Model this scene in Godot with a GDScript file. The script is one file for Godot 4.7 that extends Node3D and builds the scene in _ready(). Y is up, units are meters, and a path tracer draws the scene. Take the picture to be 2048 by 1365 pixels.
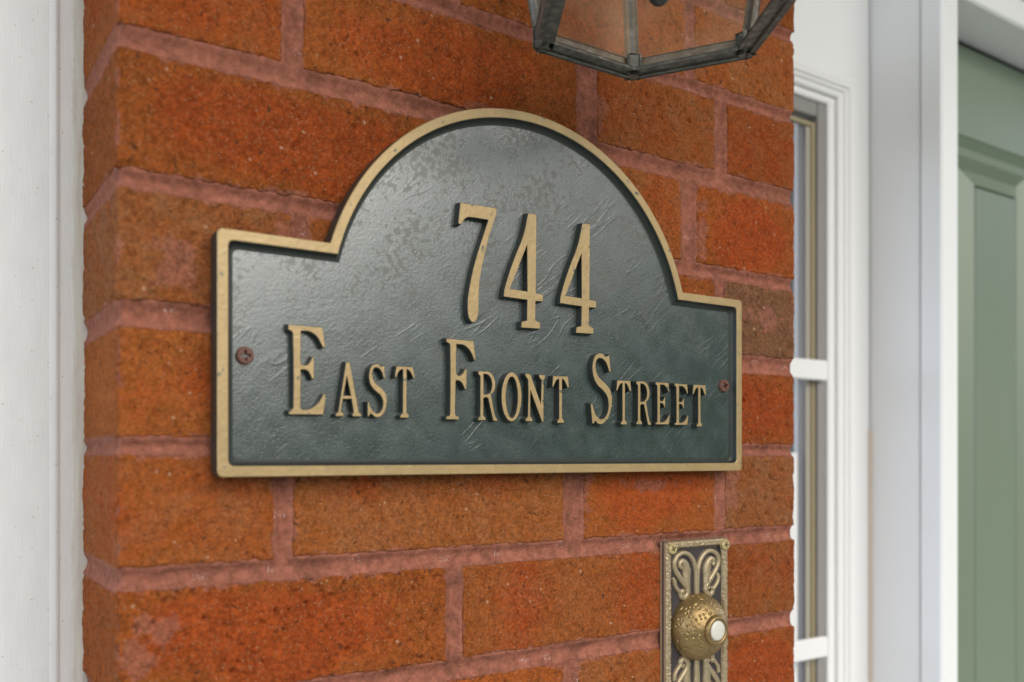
extends Node3D
# Heights (y) are metres above the porch floor; EYE is the height of the camera. The face of the brick pier lies in the plane z = 0.
const EYE := 1.55
const MM := 0.001
const GLYPHS := {
	"E": [0.0, 49.2, 19.8, 49.1, 21.1, 38.3, 19.8, 38.0, 18.6, 40.3, 18.0, 41.3, 17.4, 42.4, 16.8, 43.3, 16.0, 44.1, 15.1, 44.8, 14.2, 45.4, 13.3, 45.9, 12.2, 46.2, 11.2, 46.4, 9.9, 46.4, 8.5, 46.3, 7.2, 46.2, 6.9, 28.7, 7.9, 27.7, 8.4, 27.6, 8.9, 27.6, 9.4, 27.6, 10.1, 27.7, 10.7, 27.9, 11.2, 28.2, 11.7, 28.8, 12.1, 29.4, 12.4, 30.0, 12.9, 30.8, 13.3, 31.7, 13.7, 32.5, 14.7, 32.5, 14.7, 20.5, 13.5, 20.3, 13.1, 21.1, 12.8, 22.0, 12.4, 22.8, 12.1, 23.4, 11.7, 24.0, 11.2, 24.5, 10.7, 24.9, 10.1, 25.1, 9.4, 25.3, 8.7, 25.3, 7.9, 25.2, 7.1, 25.1, 6.9, 4.1, 7.9, 3.3, 9.0, 3.4, 10.1, 3.5, 11.2, 3.7, 12.4, 4.1, 13.6, 4.6, 14.7, 5.3, 15.8, 6.2, 16.9, 7.2, 17.8, 8.3, 18.5, 9.4, 19.2, 10.6, 19.8, 11.8, 20.0, 12.0, 20.2, 12.3, 20.4, 12.5, 21.6, 12.3, 21.1, 7.4, 20.1, 0.9, 0.2, 0.6, 0.2, 2.7, 1.7, 3.0, 2.2, 3.5, 2.6, 3.9, 2.8, 4.5, 3.0, 17.8, 2.9, 31.1, 2.6, 44.4, 2.4, 44.9, 2.1, 45.3, 1.7, 45.8, 0.0, 46.3],
	"A": [6.3, 31.0, 8.6, 31.1, 14.2, 2.9, 15.8, 1.7, 15.8, 0.5, 10.2, 0.3, 10.2, 1.8, 11.0, 2.8, 9.7, 10.3, 4.4, 10.1, 3.2, 3.1, 5.1, 1.7, 5.0, 0.3, 0.2, 0.2, 0.0, 1.5, 1.7, 2.8, 4.6, 20.6],
	"A_hole": [6.9, 23.5, 9.3, 12.1, 4.7, 12.0],
	"s": [10.6, 30.9, 11.2, 23.3, 10.0, 23.3, 9.8, 24.2, 9.5, 25.1, 9.2, 26.0, 8.8, 26.8, 8.4, 27.5, 7.8, 28.2, 7.2, 28.6, 6.5, 28.9, 5.9, 29.2, 4.2, 28.8, 3.8, 28.2, 3.4, 27.6, 3.1, 26.9, 3.0, 26.2, 2.9, 25.4, 3.0, 24.7, 3.1, 23.7, 3.3, 22.8, 3.7, 22.0, 4.1, 21.2, 4.7, 20.4, 5.3, 19.8, 6.4, 18.9, 7.5, 18.2, 8.6, 17.4, 9.4, 16.7, 10.2, 16.0, 10.9, 15.2, 11.4, 14.4, 11.7, 13.4, 12.0, 12.5, 12.1, 11.4, 12.2, 10.3, 12.2, 9.2, 12.0, 7.8, 11.8, 6.5, 11.4, 5.1, 11.0, 4.0, 10.4, 3.0, 9.8, 2.1, 9.0, 1.3, 8.2, 0.8, 7.2, 0.4, 6.4, 0.2, 5.6, 0.2, 4.8, 0.4, 4.2, 0.7, 3.7, 1.2, 3.1, 1.6, 2.0, 2.4, 0.9, 0.6, 0.0, 0.8, 0.0, 9.0, 0.8, 9.3, 1.1, 8.3, 1.4, 7.3, 1.8, 6.4, 2.2, 5.5, 2.8, 4.7, 3.4, 3.9, 4.0, 3.4, 4.7, 2.9, 5.3, 2.4, 7.2, 2.7, 7.8, 3.4, 8.4, 4.1, 8.9, 4.8, 9.3, 5.7, 9.6, 6.6, 9.8, 7.6, 9.8, 8.6, 9.7, 9.6, 9.5, 10.6, 9.1, 11.5, 8.7, 12.3, 8.1, 13.1, 7.1, 13.9, 6.1, 14.7, 5.0, 15.5, 4.2, 16.2, 3.3, 17.0, 2.6, 17.9, 2.0, 18.8, 1.5, 19.8, 1.2, 20.8, 1.0, 22.0, 0.9, 23.1, 0.9, 24.3, 1.0, 25.5, 1.2, 26.7, 1.5, 27.9, 1.8, 28.7, 2.3, 29.5, 2.9, 30.2, 3.5, 30.7, 4.3, 31.0, 5.0, 31.2, 5.7, 31.3, 6.4, 31.2, 7.0, 31.1, 7.6, 30.7, 8.1, 30.2, 8.6, 29.8, 9.8, 30.4],
	"T": [1.1, 30.4, 11.8, 30.6, 13.2, 24.2, 12.1, 23.8, 11.8, 24.6, 11.4, 25.4, 11.0, 26.2, 10.6, 26.9, 10.1, 27.6, 9.5, 28.2, 9.0, 28.5, 8.4, 28.8, 7.8, 29.0, 7.7, 3.7, 9.2, 2.2, 9.2, 0.4, 3.5, 0.3, 3.5, 1.6, 5.2, 3.4, 5.3, 28.9, 4.7, 28.7, 4.1, 28.5, 3.5, 28.1, 3.0, 27.6, 2.5, 26.9, 2.1, 26.3, 1.7, 25.5, 1.3, 24.7, 1.0, 23.9, 0.0, 23.9, 0.4, 27.2],
	"F": [0.1, 48.8, 19.3, 48.6, 20.9, 36.9, 19.5, 37.1, 19.2, 38.0, 18.8, 39.0, 18.4, 39.9, 17.8, 40.9, 17.2, 41.9, 16.5, 42.8, 15.7, 43.5, 14.9, 44.2, 14.0, 44.8, 13.0, 45.2, 12.0, 45.6, 10.9, 45.8, 9.6, 45.8, 8.4, 45.8, 7.2, 45.7, 7.0, 39.9, 6.9, 34.1, 7.0, 28.3, 7.3, 27.7, 7.8, 27.2, 8.3, 26.6, 8.9, 26.8, 9.6, 26.9, 10.2, 27.2, 10.8, 27.7, 11.4, 28.2, 11.8, 28.9, 12.3, 29.6, 12.7, 30.3, 13.1, 31.1, 14.5, 31.0, 14.3, 18.8, 12.9, 19.0, 12.5, 19.8, 12.2, 20.6, 11.8, 21.4, 11.4, 22.0, 10.8, 22.7, 10.2, 23.2, 9.7, 23.5, 9.1, 23.7, 8.4, 23.9, 7.8, 23.9, 7.3, 23.9, 6.7, 23.8, 6.5, 17.1, 6.3, 10.4, 6.2, 3.6, 6.4, 3.1, 6.8, 2.7, 7.2, 2.3, 8.9, 2.1, 8.9, 0.1, 0.0, 0.1, 0.0, 1.9, 1.9, 2.2, 2.3, 2.7, 2.6, 3.2, 2.7, 3.8, 2.9, 17.5, 2.9, 31.1, 2.7, 44.8, 2.6, 45.2, 2.3, 45.6, 1.9, 46.0, 0.1, 46.5],
	"R": [0.0, 30.3, 2.0, 30.5, 4.1, 30.6, 6.1, 30.6, 7.2, 30.6, 8.3, 30.3, 9.3, 29.9, 10.2, 29.2, 11.0, 28.3, 11.6, 27.3, 12.1, 26.3, 12.4, 25.2, 12.7, 24.0, 12.8, 23.0, 12.8, 21.9, 12.7, 20.8, 12.4, 19.8, 12.1, 18.9, 11.6, 18.0, 11.0, 17.3, 10.3, 16.6, 9.6, 16.0, 10.5, 11.7, 11.4, 7.3, 12.6, 3.0, 13.0, 2.3, 13.7, 1.7, 14.4, 1.1, 14.2, -0.1, 11.3, -0.1, 10.7, 1.6, 7.4, 14.0, 5.4, 14.5, 4.0, 13.6, 4.0, 3.3, 5.8, 1.2, 5.4, 0.1, 0.2, 0.0, 0.2, 1.4, 1.6, 2.7, 1.7, 27.3, 0.2, 28.6],
	"R_hole": [4.1, 28.8, 5.0, 28.8, 5.9, 28.8, 6.7, 28.7, 7.6, 28.2, 8.3, 27.6, 9.0, 26.9, 9.5, 26.0, 9.9, 25.0, 10.1, 23.9, 10.3, 22.9, 10.3, 21.8, 10.1, 20.7, 10.0, 19.7, 9.6, 18.8, 9.2, 18.0, 8.6, 17.4, 7.9, 16.8, 7.1, 16.5, 6.1, 16.3, 5.1, 16.2, 4.1, 16.2],
	"O": [15.4, 15.7, 15.2, 12.2, 15.0, 11.1, 14.8, 10.0, 14.6, 8.9, 14.3, 7.9, 14.0, 6.9, 13.7, 5.9, 13.3, 5.0, 12.9, 4.2, 12.4, 3.4, 12.0, 2.7, 11.5, 2.0, 11.0, 1.4, 10.5, 1.0, 9.9, 0.6, 9.3, 0.3, 8.8, 0.0, 8.2, -0.1, 7.6, -0.2, 7.0, -0.1, 6.5, -0.0, 5.9, 0.2, 5.3, 0.5, 4.8, 0.9, 4.3, 1.3, 3.8, 1.9, 3.3, 2.5, 2.9, 3.1, 2.4, 3.9, 2.0, 4.7, 1.7, 5.5, 1.3, 6.5, 1.0, 7.5, 0.8, 8.5, 0.5, 9.5, 0.3, 10.6, 0.2, 11.7, 0.0, 15.1, 0.2, 18.6, 0.3, 19.7, 0.5, 20.8, 0.8, 21.9, 1.0, 22.9, 1.3, 23.9, 1.7, 24.9, 2.0, 25.7, 2.4, 26.6, 2.9, 27.4, 3.3, 28.1, 3.8, 28.7, 4.3, 29.3, 4.8, 29.8, 5.3, 30.2, 5.9, 30.5, 6.5, 30.8, 7.0, 31.0, 7.6, 31.0, 8.2, 31.0, 8.8, 30.9, 9.3, 30.7, 9.9, 30.4, 10.5, 30.1, 11.0, 29.6, 11.5, 29.1, 12.0, 28.5, 12.4, 27.9, 12.9, 27.1, 13.3, 26.3, 13.7, 25.4, 14.0, 24.5, 14.3, 23.5, 14.6, 22.5, 14.8, 21.4, 15.0, 20.3, 15.2, 19.2],
	"O_hole": [12.4, 15.3, 12.3, 12.4, 11.9, 9.6, 11.4, 7.1, 11.2, 6.4, 10.9, 5.7, 10.7, 5.1, 10.4, 4.5, 10.1, 4.0, 9.8, 3.5, 9.5, 3.1, 9.2, 2.8, 8.8, 2.5, 8.5, 2.3, 8.2, 2.2, 7.8, 2.2, 7.5, 2.2, 7.1, 2.3, 6.8, 2.5, 6.5, 2.7, 6.1, 3.0, 5.9, 3.4, 5.5, 3.9, 5.3, 4.4, 5.0, 4.9, 4.7, 5.6, 4.5, 6.2, 4.3, 6.9, 3.8, 9.4, 3.4, 12.1, 3.3, 14.9, 3.4, 17.8, 3.8, 20.5, 4.3, 23.0, 4.5, 23.7, 4.7, 24.4, 5.0, 25.1, 5.3, 25.6, 5.5, 26.2, 5.9, 26.7, 6.1, 27.0, 6.5, 27.4, 6.8, 27.7, 7.1, 27.9, 7.5, 28.0, 7.8, 28.0, 8.2, 28.0, 8.5, 27.9, 8.8, 27.8, 9.2, 27.5, 9.5, 27.2, 9.8, 26.9, 10.1, 26.4, 10.4, 25.9, 10.7, 25.4, 10.9, 24.7, 11.2, 24.0, 11.4, 23.3, 11.9, 20.9, 12.3, 18.2],
	"N": [0.0, 30.8, 3.9, 30.6, 12.4, 11.5, 12.8, 26.8, 12.2, 27.5, 11.5, 28.2, 11.0, 29.0, 10.9, 29.5, 10.9, 30.0, 10.8, 30.6, 15.9, 30.5, 15.8, 30.0, 15.8, 29.4, 15.7, 28.9, 15.4, 28.3, 14.9, 27.8, 14.7, 27.2, 14.5, 18.2, 14.5, 9.2, 14.5, 0.2, 13.3, -0.1, 3.9, 20.8, 3.9, 3.7, 5.6, 1.8, 5.5, 0.2, 0.1, 0.2, 0.1, 1.6, 2.0, 3.4, 2.2, 11.0, 2.4, 18.7, 2.2, 26.3, 1.7, 27.4, 0.8, 28.3, 0.0, 29.3, -0.1, 29.8, -0.0, 30.3],
	"t": [0.8, 30.1, 13.1, 30.4, 14.0, 23.2, 12.7, 22.9, 11.3, 25.4, 10.8, 26.2, 10.4, 27.0, 9.8, 27.7, 9.3, 28.0, 8.7, 28.2, 8.2, 28.5, 8.2, 2.9, 9.8, 1.5, 9.8, -0.3, 4.2, -0.4, 4.2, 1.1, 5.7, 2.5, 5.7, 28.3, 5.0, 28.1, 4.3, 27.8, 3.7, 27.4, 3.2, 26.8, 2.7, 26.0, 2.3, 25.3, 1.9, 24.5, 1.5, 23.8, 1.1, 23.0, 0.0, 22.9],
	"S": [16.5, 47.2, 17.9, 35.5, 16.5, 35.1, 16.0, 36.3, 15.6, 37.5, 15.1, 38.6, 14.6, 39.7, 14.0, 40.8, 13.3, 41.8, 12.5, 42.6, 11.5, 43.3, 10.5, 43.8, 9.6, 44.0, 8.6, 44.1, 7.7, 44.2, 6.9, 43.7, 6.2, 43.3, 5.6, 42.7, 5.0, 41.8, 4.7, 40.7, 4.5, 39.7, 4.5, 38.4, 4.6, 37.1, 4.9, 35.9, 5.2, 34.8, 5.7, 33.7, 6.3, 32.7, 7.1, 31.7, 8.0, 30.7, 9.1, 29.9, 10.3, 29.0, 11.7, 28.2, 12.9, 27.3, 14.2, 26.4, 15.4, 25.3, 16.5, 24.2, 17.4, 23.0, 18.1, 21.6, 18.6, 20.2, 19.0, 18.6, 19.1, 16.9, 19.0, 15.2, 18.8, 13.2, 18.4, 11.2, 17.9, 9.2, 17.4, 7.5, 16.7, 5.8, 15.8, 4.2, 14.9, 3.0, 13.8, 1.8, 12.6, 0.9, 11.5, 0.2, 10.3, -0.3, 9.1, -0.6, 8.1, -0.6, 7.2, -0.4, 6.3, -0.1, 5.5, 0.4, 4.8, 1.1, 4.2, 1.8, 3.0, -0.1, 1.6, -0.2, 0.0, 13.3, 1.7, 13.0, 2.2, 11.6, 2.6, 10.2, 3.1, 8.8, 3.8, 7.4, 4.6, 6.0, 5.6, 4.8, 6.5, 4.1, 7.6, 3.5, 8.7, 2.9, 11.9, 3.6, 12.8, 4.6, 13.6, 5.6, 14.4, 6.6, 15.0, 8.0, 15.5, 9.3, 15.8, 10.8, 15.9, 12.2, 15.8, 13.7, 15.6, 15.1, 15.4, 16.5, 15.0, 17.7, 14.4, 18.9, 13.3, 20.3, 12.1, 21.5, 10.8, 22.6, 9.3, 23.6, 7.7, 24.6, 6.3, 25.7, 5.2, 26.8, 4.3, 28.0, 3.5, 29.3, 2.8, 30.9, 2.2, 32.5, 1.9, 34.1, 1.7, 35.7, 1.6, 37.3, 1.7, 39.0, 1.9, 40.5, 2.3, 41.9, 2.8, 43.3, 3.3, 44.4, 4.0, 45.4, 4.9, 46.2, 5.8, 46.8, 6.9, 47.2, 8.0, 47.5, 9.0, 47.5, 9.9, 47.4, 10.8, 47.1, 11.7, 46.6, 12.5, 46.0, 13.3, 45.3, 13.9, 45.5, 14.5, 45.7, 15.1, 46.0, 15.6, 46.3, 16.0, 46.8],
	"7": [1.4, 71.9, 27.5, 72.5, 27.7, 71.4, 27.8, 70.4, 27.8, 69.3, 27.0, 66.7, 26.0, 64.1, 25.0, 61.5, 22.0, 53.4, 19.6, 44.6, 17.1, 34.5, 15.4, 26.0, 14.8, 17.5, 14.7, 14.3, 14.7, 11.0, 14.6, 7.7, 14.5, 6.1, 14.2, 4.4, 13.8, 2.8, 13.2, 1.8, 12.5, 1.0, 11.7, 0.2, 9.7, 0.0, 8.9, 0.7, 8.2, 1.4, 7.6, 2.3, 7.1, 3.8, 6.8, 5.4, 6.7, 7.0, 6.6, 9.6, 6.6, 12.1, 6.8, 14.7, 7.2, 17.3, 7.7, 19.8, 8.2, 22.4, 10.5, 32.4, 13.4, 41.8, 17.1, 52.0, 21.6, 64.2, 17.1, 64.2, 12.6, 64.2, 8.1, 64.0, 7.1, 63.8, 6.1, 63.4, 5.2, 62.8, 4.6, 62.3, 4.1, 61.6, 3.6, 60.9, 2.0, 58.6, 0.0, 59.0],
	"4": [18.7, 73.2, 25.4, 73.5, 24.9, 22.9, 30.8, 22.7, 30.6, 18.0, 24.6, 17.7, 24.5, 5.4, 28.5, 4.2, 28.2, 0.2, 13.4, -0.2, 13.7, 3.7, 17.8, 4.8, 18.1, 17.8, 0.0, 18.2, 0.2, 20.2, 0.4, 22.1, 0.9, 24.0, 2.7, 29.5, 4.7, 35.0, 6.9, 40.4, 9.6, 46.6, 12.6, 52.7, 15.1, 59.0, 16.5, 63.7, 17.6, 68.5],
	"4_hole": [18.1, 53.3, 18.2, 23.3, 4.9, 23.7],
}

class Geo:
	var v := PackedVector3Array()
	var n := PackedVector3Array()
	var uv := PackedVector2Array()
	var col := PackedColorArray()
	var ix := PackedInt32Array()
	var tint := Color.WHITE
	func add(p: Vector3, nn: Vector3, t := Vector2.ZERO) -> int:
		v.append(p); n.append(nn); uv.append(t); col.append(tint)
		return v.size() - 1
	func tri(a: Vector3, b: Vector3, c: Vector3, hint: Vector3) -> void:
		var nn := (a - c).cross(a - b)
		if nn.length_squared() < 1e-24:
			return
		nn = nn.normalized()
		if nn.dot(hint) < 0.0:
			var t := b; b = c; c = t
			nn = -nn
		for p in [a, b, c]:
			ix.append(add(p, nn, Vector2(p.x + p.z, p.y)))
	func quad(a: Vector3, b: Vector3, c: Vector3, d: Vector3, hint: Vector3) -> void:
		tri(a, b, c, hint)
		tri(a, c, d, hint)
	# triangle with given smooth normals
	func stri(ia: int, ib: int, ic: int) -> void:
		var nn := (v[ia] - v[ic]).cross(v[ia] - v[ib])
		if nn.dot(n[ia] + n[ib] + n[ic]) < 0.0:
			ix.append(ia); ix.append(ic); ix.append(ib)
		else:
			ix.append(ia); ix.append(ib); ix.append(ic)
	func box(lo: Vector3, hi: Vector3, b := 0.0006) -> void:
		var c := (lo + hi) * 0.5
		var h := (hi - lo) * 0.5
		b = minf(b, minf(h.x, minf(h.y, h.z)) * 0.9)
		for ax in 3:
			var a1 := (ax + 1) % 3
			var a2 := (ax + 2) % 3
			for s in [-1.0, 1.0]:
				var q := []
				for k in [[-1, -1], [1, -1], [1, 1], [-1, 1]]:
					var p := c
					p[ax] += s * h[ax]
					p[a1] += k[0] * (h[a1] - b)
					p[a2] += k[1] * (h[a2] - b)
					q.append(p)
				var hint := Vector3.ZERO
				hint[ax] = s
				quad(q[0], q[1], q[2], q[3], hint)
				for s1 in [-1.0, 1.0]:
					var e := []
					for s2 in [-1.0, 1.0]:
						var p := c
						p[ax] += s * h[ax]; p[a1] += s1 * (h[a1] - b); p[a2] += s2 * (h[a2] - b)
						e.append(p)
						var p2 := c
						p2[ax] += s * (h[ax] - b); p2[a1] += s1 * h[a1]; p2[a2] += s2 * (h[a2] - b)
						e.append(p2)
					hint = Vector3.ZERO
					hint[ax] = s; hint[a1] = s1
					quad(e[0], e[1], e[3], e[2], hint)
		for sx in [-1.0, 1.0]:
			for sy in [-1.0, 1.0]:
				for sz in [-1.0, 1.0]:
					var k := Vector3(sx, sy, sz)
					tri(c + k * (h - Vector3(0, b, b)), c + k * (h - Vector3(b, 0, b)), c + k * (h - Vector3(b, b, 0)), k)
	# open profile of (x, z) points carried straight up from y0 to y1
	func upright(profile: Array, y0: float, y1: float, side: Vector3) -> void:
		for i in profile.size() - 1:
			var a: Vector2 = profile[i]
			var b: Vector2 = profile[i + 1]
			var d := (b - a).normalized()
			var nn := Vector3(-d.y, 0, d.x)
			if nn.dot(side) < 0.0:
				nn = -nn
			quad(Vector3(a.x, y0, a.y), Vector3(b.x, y0, b.y), Vector3(b.x, y1, b.y), Vector3(a.x, y1, a.y), nn)
	# grid of points, rows x cols, with normals from neighbours
	func grid(pts: PackedVector3Array, cols: int, rows: int, uvs: PackedVector2Array, cols_c: PackedColorArray, outward: Vector3, keep := PackedByteArray()) -> void:
		var first := v.size()
		for j in rows:
			for i in cols:
				var k := j * cols + i
				var dx := pts[j * cols + mini(i + 1, cols - 1)] - pts[j * cols + maxi(i - 1, 0)]
				var dy := pts[mini(j + 1, rows - 1) * cols + i] - pts[maxi(j - 1, 0) * cols + i]
				var nn := dx.cross(dy)
				nn = outward if nn.length_squared() < 1e-20 else nn.normalized()
				v.append(pts[k]); n.append(nn); uv.append(uvs[k])
				col.append(cols_c[k] if cols_c.size() else tint)
		var use := keep.size() > 0
		for j in rows - 1:
			for i in cols - 1:
				var a := j * cols + i
				if use and not (keep[a] or keep[a + 1] or keep[a + cols] or keep[a + cols + 1]):
					continue
				a += first
				ix.append(a); ix.append(a + cols); ix.append(a + 1)
				ix.append(a + 1); ix.append(a + cols); ix.append(a + cols + 1)
	func mesh(into: ArrayMesh = null) -> ArrayMesh:
		var m := into if into else ArrayMesh.new()
		var arr := []
		arr.resize(Mesh.ARRAY_MAX)
		arr[Mesh.ARRAY_VERTEX] = v
		arr[Mesh.ARRAY_NORMAL] = n
		arr[Mesh.ARRAY_TEX_UV] = uv
		arr[Mesh.ARRAY_COLOR] = col
		arr[Mesh.ARRAY_INDEX] = ix
		m.add_surface_from_arrays(Mesh.PRIMITIVE_TRIANGLES, arr)
		return m

var M := {}

func P(x: float, y: float, z: float) -> Vector3:   # millimetres from the foot of the camera's normal on the wall, at eye height
	return Vector3(x * MM, EYE + y * MM, z * MM)

func part(called: String, m: Mesh, mats, parent: Node3D) -> MeshInstance3D:
	var o := MeshInstance3D.new()
	o.name = called
	o.mesh = m
	if mats is Array:
		for i in mats.size():
			o.set_surface_override_material(i, mats[i])
	else:
		for i in m.get_surface_count():
			o.set_surface_override_material(i, mats)
	parent.add_child(o, true)
	return o

func thing(called: String, label: String, category: String, at := Vector3.ZERO, group := "") -> Node3D:
	var o := Node3D.new()
	o.name = called
	add_child(o, true)
	o.position = at
	o.set_meta("label", label)
	o.set_meta("category", category)
	if group:
		o.set_meta("group", group)
	return o

func structure(called: String, label: String, category: String, m: Mesh, mat: Material) -> MeshInstance3D:
	var o := part(called, m, mat, self)
	o.set_meta("kind", "structure")
	o.set_meta("label", label)
	o.set_meta("category", category)
	return o

# ---------------------------------------------------------------- textures
func noise(sd: int, freq: float, oct := 3, kind := FastNoiseLite.TYPE_SIMPLEX_SMOOTH) -> FastNoiseLite:
	var f := FastNoiseLite.new()
	f.seed = sd
	f.noise_type = kind
	f.frequency = freq
	f.fractal_octaves = oct
	if oct <= 1:
		f.fractal_type = FastNoiseLite.FRACTAL_NONE
	return f

func field(sd: int, freq: float, w: int, h: int, oct := 3, seamless := true) -> PackedByteArray:
	var f := noise(sd, freq, oct)
	var im := f.get_seamless_image(w, h) if seamless else f.get_image(w, h)
	im.convert(Image.FORMAT_L8)
	return im.get_data()

func tex(data: PackedByteArray, w: int, h: int, fmt: Image.Format) -> ImageTexture:
	return ImageTexture.create_from_image(Image.create_from_data(w, h, false, fmt, data))

func s8(l: float) -> int:   # linear value to an sRGB byte
	return int(clampf(255.0 * (1.055 * pow(maxf(l, 0.0), 1.0 / 2.4) - 0.055 if l > 0.0031 else 12.92 * l), 0, 255))

func lut() -> PackedByteArray:
	var a := PackedByteArray()
	for i in 1024:
		a.append(s8(i / 1023.0))
	return a

func dot_on(data: PackedByteArray, w: int, h: int, cx: float, cy: float, r: float, c: Color, rng: RandomNumberGenerator, sq := 1.0) -> void:
	var a := rng.randf() * PI
	var ph := rng.randf() * TAU
	var R := int(ceil(r * 1.5))
	for y in range(-R, R + 1):
		for x in range(-R, R + 1):
			var u := (x * cos(a) + y * sin(a)) / sq
			var t := -x * sin(a) + y * cos(a)
			var ang := atan2(t, u)
			var rr := r * (1.0 + 0.22 * sin(ang * 2.0 + ph) + 0.15 * sin(ang * 5.0 - ph * 2.0))
			var d := sqrt(u * u + t * t)
			var al := clampf(rr - d + 0.5, 0.0, 1.0) * c.a
			if al <= 0.0:
				continue
			var k := (posmod(int(cy) + y, h) * w + posmod(int(cx) + x, w)) * 4
			data[k] = s8(c.r); data[k + 1] = s8(c.g); data[k + 2] = s8(c.b)
			data[k + 3] = maxi(data[k + 3], int(al * 255))

func mat(called: String, c: Color, rough: float, metal := 0.0, spec := 0.5) -> StandardMaterial3D:
	var m := StandardMaterial3D.new()
	m.resource_name = called
	m.albedo_color = c.linear_to_srgb()
	m.roughness = rough
	m.metallic = metal
	m.metallic_specular = spec
	return m

func make_materials() -> void:
	var L := lut()
	var rng := RandomNumberGenerator.new()
	rng.seed = 71
	# fired clay: grain that multiplies the colour of each brick, grit laid over it, relief
	var W := 1024
	var f1 := field(3, 0.20, W, W, 2)
	var f2 := field(5, 0.045, W, W, 3)
	var f3 := field(9, 0.018, W, W, 3)
	var a := PackedByteArray(); a.resize(W * W * 3)
	var b := PackedByteArray(); b.resize(W * W)
	for i in W * W:
		var g := f1[i] / 255.0
		var md := f2[i] / 255.0
		var lo := f3[i] / 255.0
		var k := 0.55 + 0.54 * (g - 0.5) + 0.36 * (md - 0.5) + 0.26 * (lo - 0.5)
		if g < 0.26 and md < 0.5:
			k *= 0.6
		var q := L[int(clampf(k, 0.02, 1.0) * 1023)]
		a[i * 3] = q; a[i * 3 + 1] = q; a[i * 3 + 2] = q
		b[i] = int(clampf(0.5 + 0.75 * (g - 0.5) + 0.55 * (md - 0.5), 0, 1) * 255)
	var sp := PackedByteArray(); sp.resize(W * W * 4)
	for i in 2600:   # sand and clay crumbs
		var t := rng.randf()
		var c := Color(0.36, 0.13, 0.04, 0.75).lerp(Color(0.36, 0.21, 0.12, 0.8), t)
		dot_on(sp, W, W, rng.randi() % W, rng.randi() % W, rng.randf_range(1.2, 3.4), c, rng)
	for i in 24:
		dot_on(sp, W, W, rng.randi() % W, rng.randi() % W, rng.randf_range(3.2, 6.6), Color(0.44, 0.26, 0.165, 0.85) if i % 3 else Color(0.42, 0.12, 0.03, 0.9), rng)
	for i in 110:   # soot-dark pits
		dot_on(sp, W, W, rng.randi() % W, rng.randi() % W, rng.randf_range(1.4, 4.4), Color(0.05, 0.022, 0.012, rng.randf_range(0.35, 0.8)), rng, rng.randf_range(1.0, 3.0))
	for i in 26:
		dot_on(sp, W, W, rng.randi() % W, rng.randi() % W, rng.randf_range(3.0, 6.5), Color(0.06, 0.028, 0.015, 0.7), rng, 2.4)
	var m := mat("brick clay", Color(1, 1, 1), 0.93, 0.0, 0.3)
	m.vertex_color_use_as_albedo = true
	m.albedo_texture = tex(a, W, W, Image.FORMAT_RGB8)
	m.detail_enabled = true
	m.detail_albedo = tex(sp, W, W, Image.FORMAT_RGBA8)
	m.heightmap_enabled = true
	m.heightmap_texture = tex(b, W, W, Image.FORMAT_L8)
	m.heightmap_scale = 0.085
	M.brick = m
	# mortar: pink, sandy
	var a2 := PackedByteArray(); a2.resize(W * W * 3)
	for i in W * W:
		var g := f1[(i * 7 + 31) % (W * W)] / 255.0
		g = f1[i] / 255.0
		var md := f3[i] / 255.0
		var k := 0.72 + 0.40 * (g - 0.5) + 0.42 * (md - 0.5) + 0.30 * (f2[i] / 255.0 - 0.5)
		var q := L[int(clampf(k, 0.02, 1.0) * 1023)]
		a2[i * 3] = q; a2[i * 3 + 1] = q; a2[i * 3 + 2] = q
	var sp2 := PackedByteArray(); sp2.resize(W * W * 4)
	for i in 900:
		dot_on(sp2, W, W, rng.randi() % W, rng.randi() % W, rng.randf_range(0.7, 1.8), Color(0.10, 0.045, 0.035, 0.7), rng)
	for i in 26:   # sprinkles of white lime
		var cx := rng.randi() % W
		var cy := rng.randi() % W
		for k in 16:
			dot_on(sp2, W, W, cx + rng.randfn() * 17.0, cy + rng.randfn() * 7.0, rng.randf_range(0.8, 2.0), Color(0.72, 0.62, 0.58, 0.8), rng)
	m = mat("pink mortar", Color(1, 1, 1), 0.95, 0.0, 0.3)
	m.vertex_color_use_as_albedo = true
	m.albedo_texture = tex(a2, W, W, Image.FORMAT_RGB8)
	m.detail_enabled = true
	m.detail_albedo = tex(sp2, W, W, Image.FORMAT_RGBA8)
	m.heightmap_enabled = true
	m.heightmap_texture = M.brick.heightmap_texture
	m.heightmap_scale = 0.07
	M.mortar = m
	plaque_paint(L, rng)
	# painted gold of letters and rim
	W = 512
	var g1 := field(21, 0.05, W, W, 4)
	var g2 := field(22, 0.012, W, W, 3)
	var ag := PackedByteArray(); ag.resize(W * W * 3)
	var chip := field(23, 0.022, W, W, 5)
	var fine := field(24, 0.2, W, W, 2)
	for i in W * W:
		var k := 0.93 + 0.10 * (g1[i] / 255.0 - 0.5) + 0.16 * (g2[i] / 255.0 - 0.5)
		var c := Color(0.43, 0.305, 0.145) * k
		var h := chip[i] / 255.0 + 0.20 * (fine[i] / 255.0 - 0.5)
		if h > 0.80 and g2[i] > 150:
			c = Color(0.10, 0.10, 0.075)
		elif h > 0.72 and g2[i] > 135:
			c = c.lerp(Color(0.30, 0.25, 0.14), 0.55)
		ag[i * 3] = s8(c.r); ag[i * 3 + 1] = s8(c.g); ag[i * 3 + 2] = s8(c.b)
	m = mat("gold paint", Color(1, 1, 1), 0.40, 0.3, 0.5)
	m.albedo_texture = tex(ag, W, W, Image.FORMAT_RGB8)
	m.uv1_triplanar = true
	m.uv1_world_triplanar = true
	m.uv1_scale = Vector3(9, 9, 9)
	m.heightmap_enabled = true
	m.heightmap_texture = tex(g1, W, W, Image.FORMAT_L8)
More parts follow.
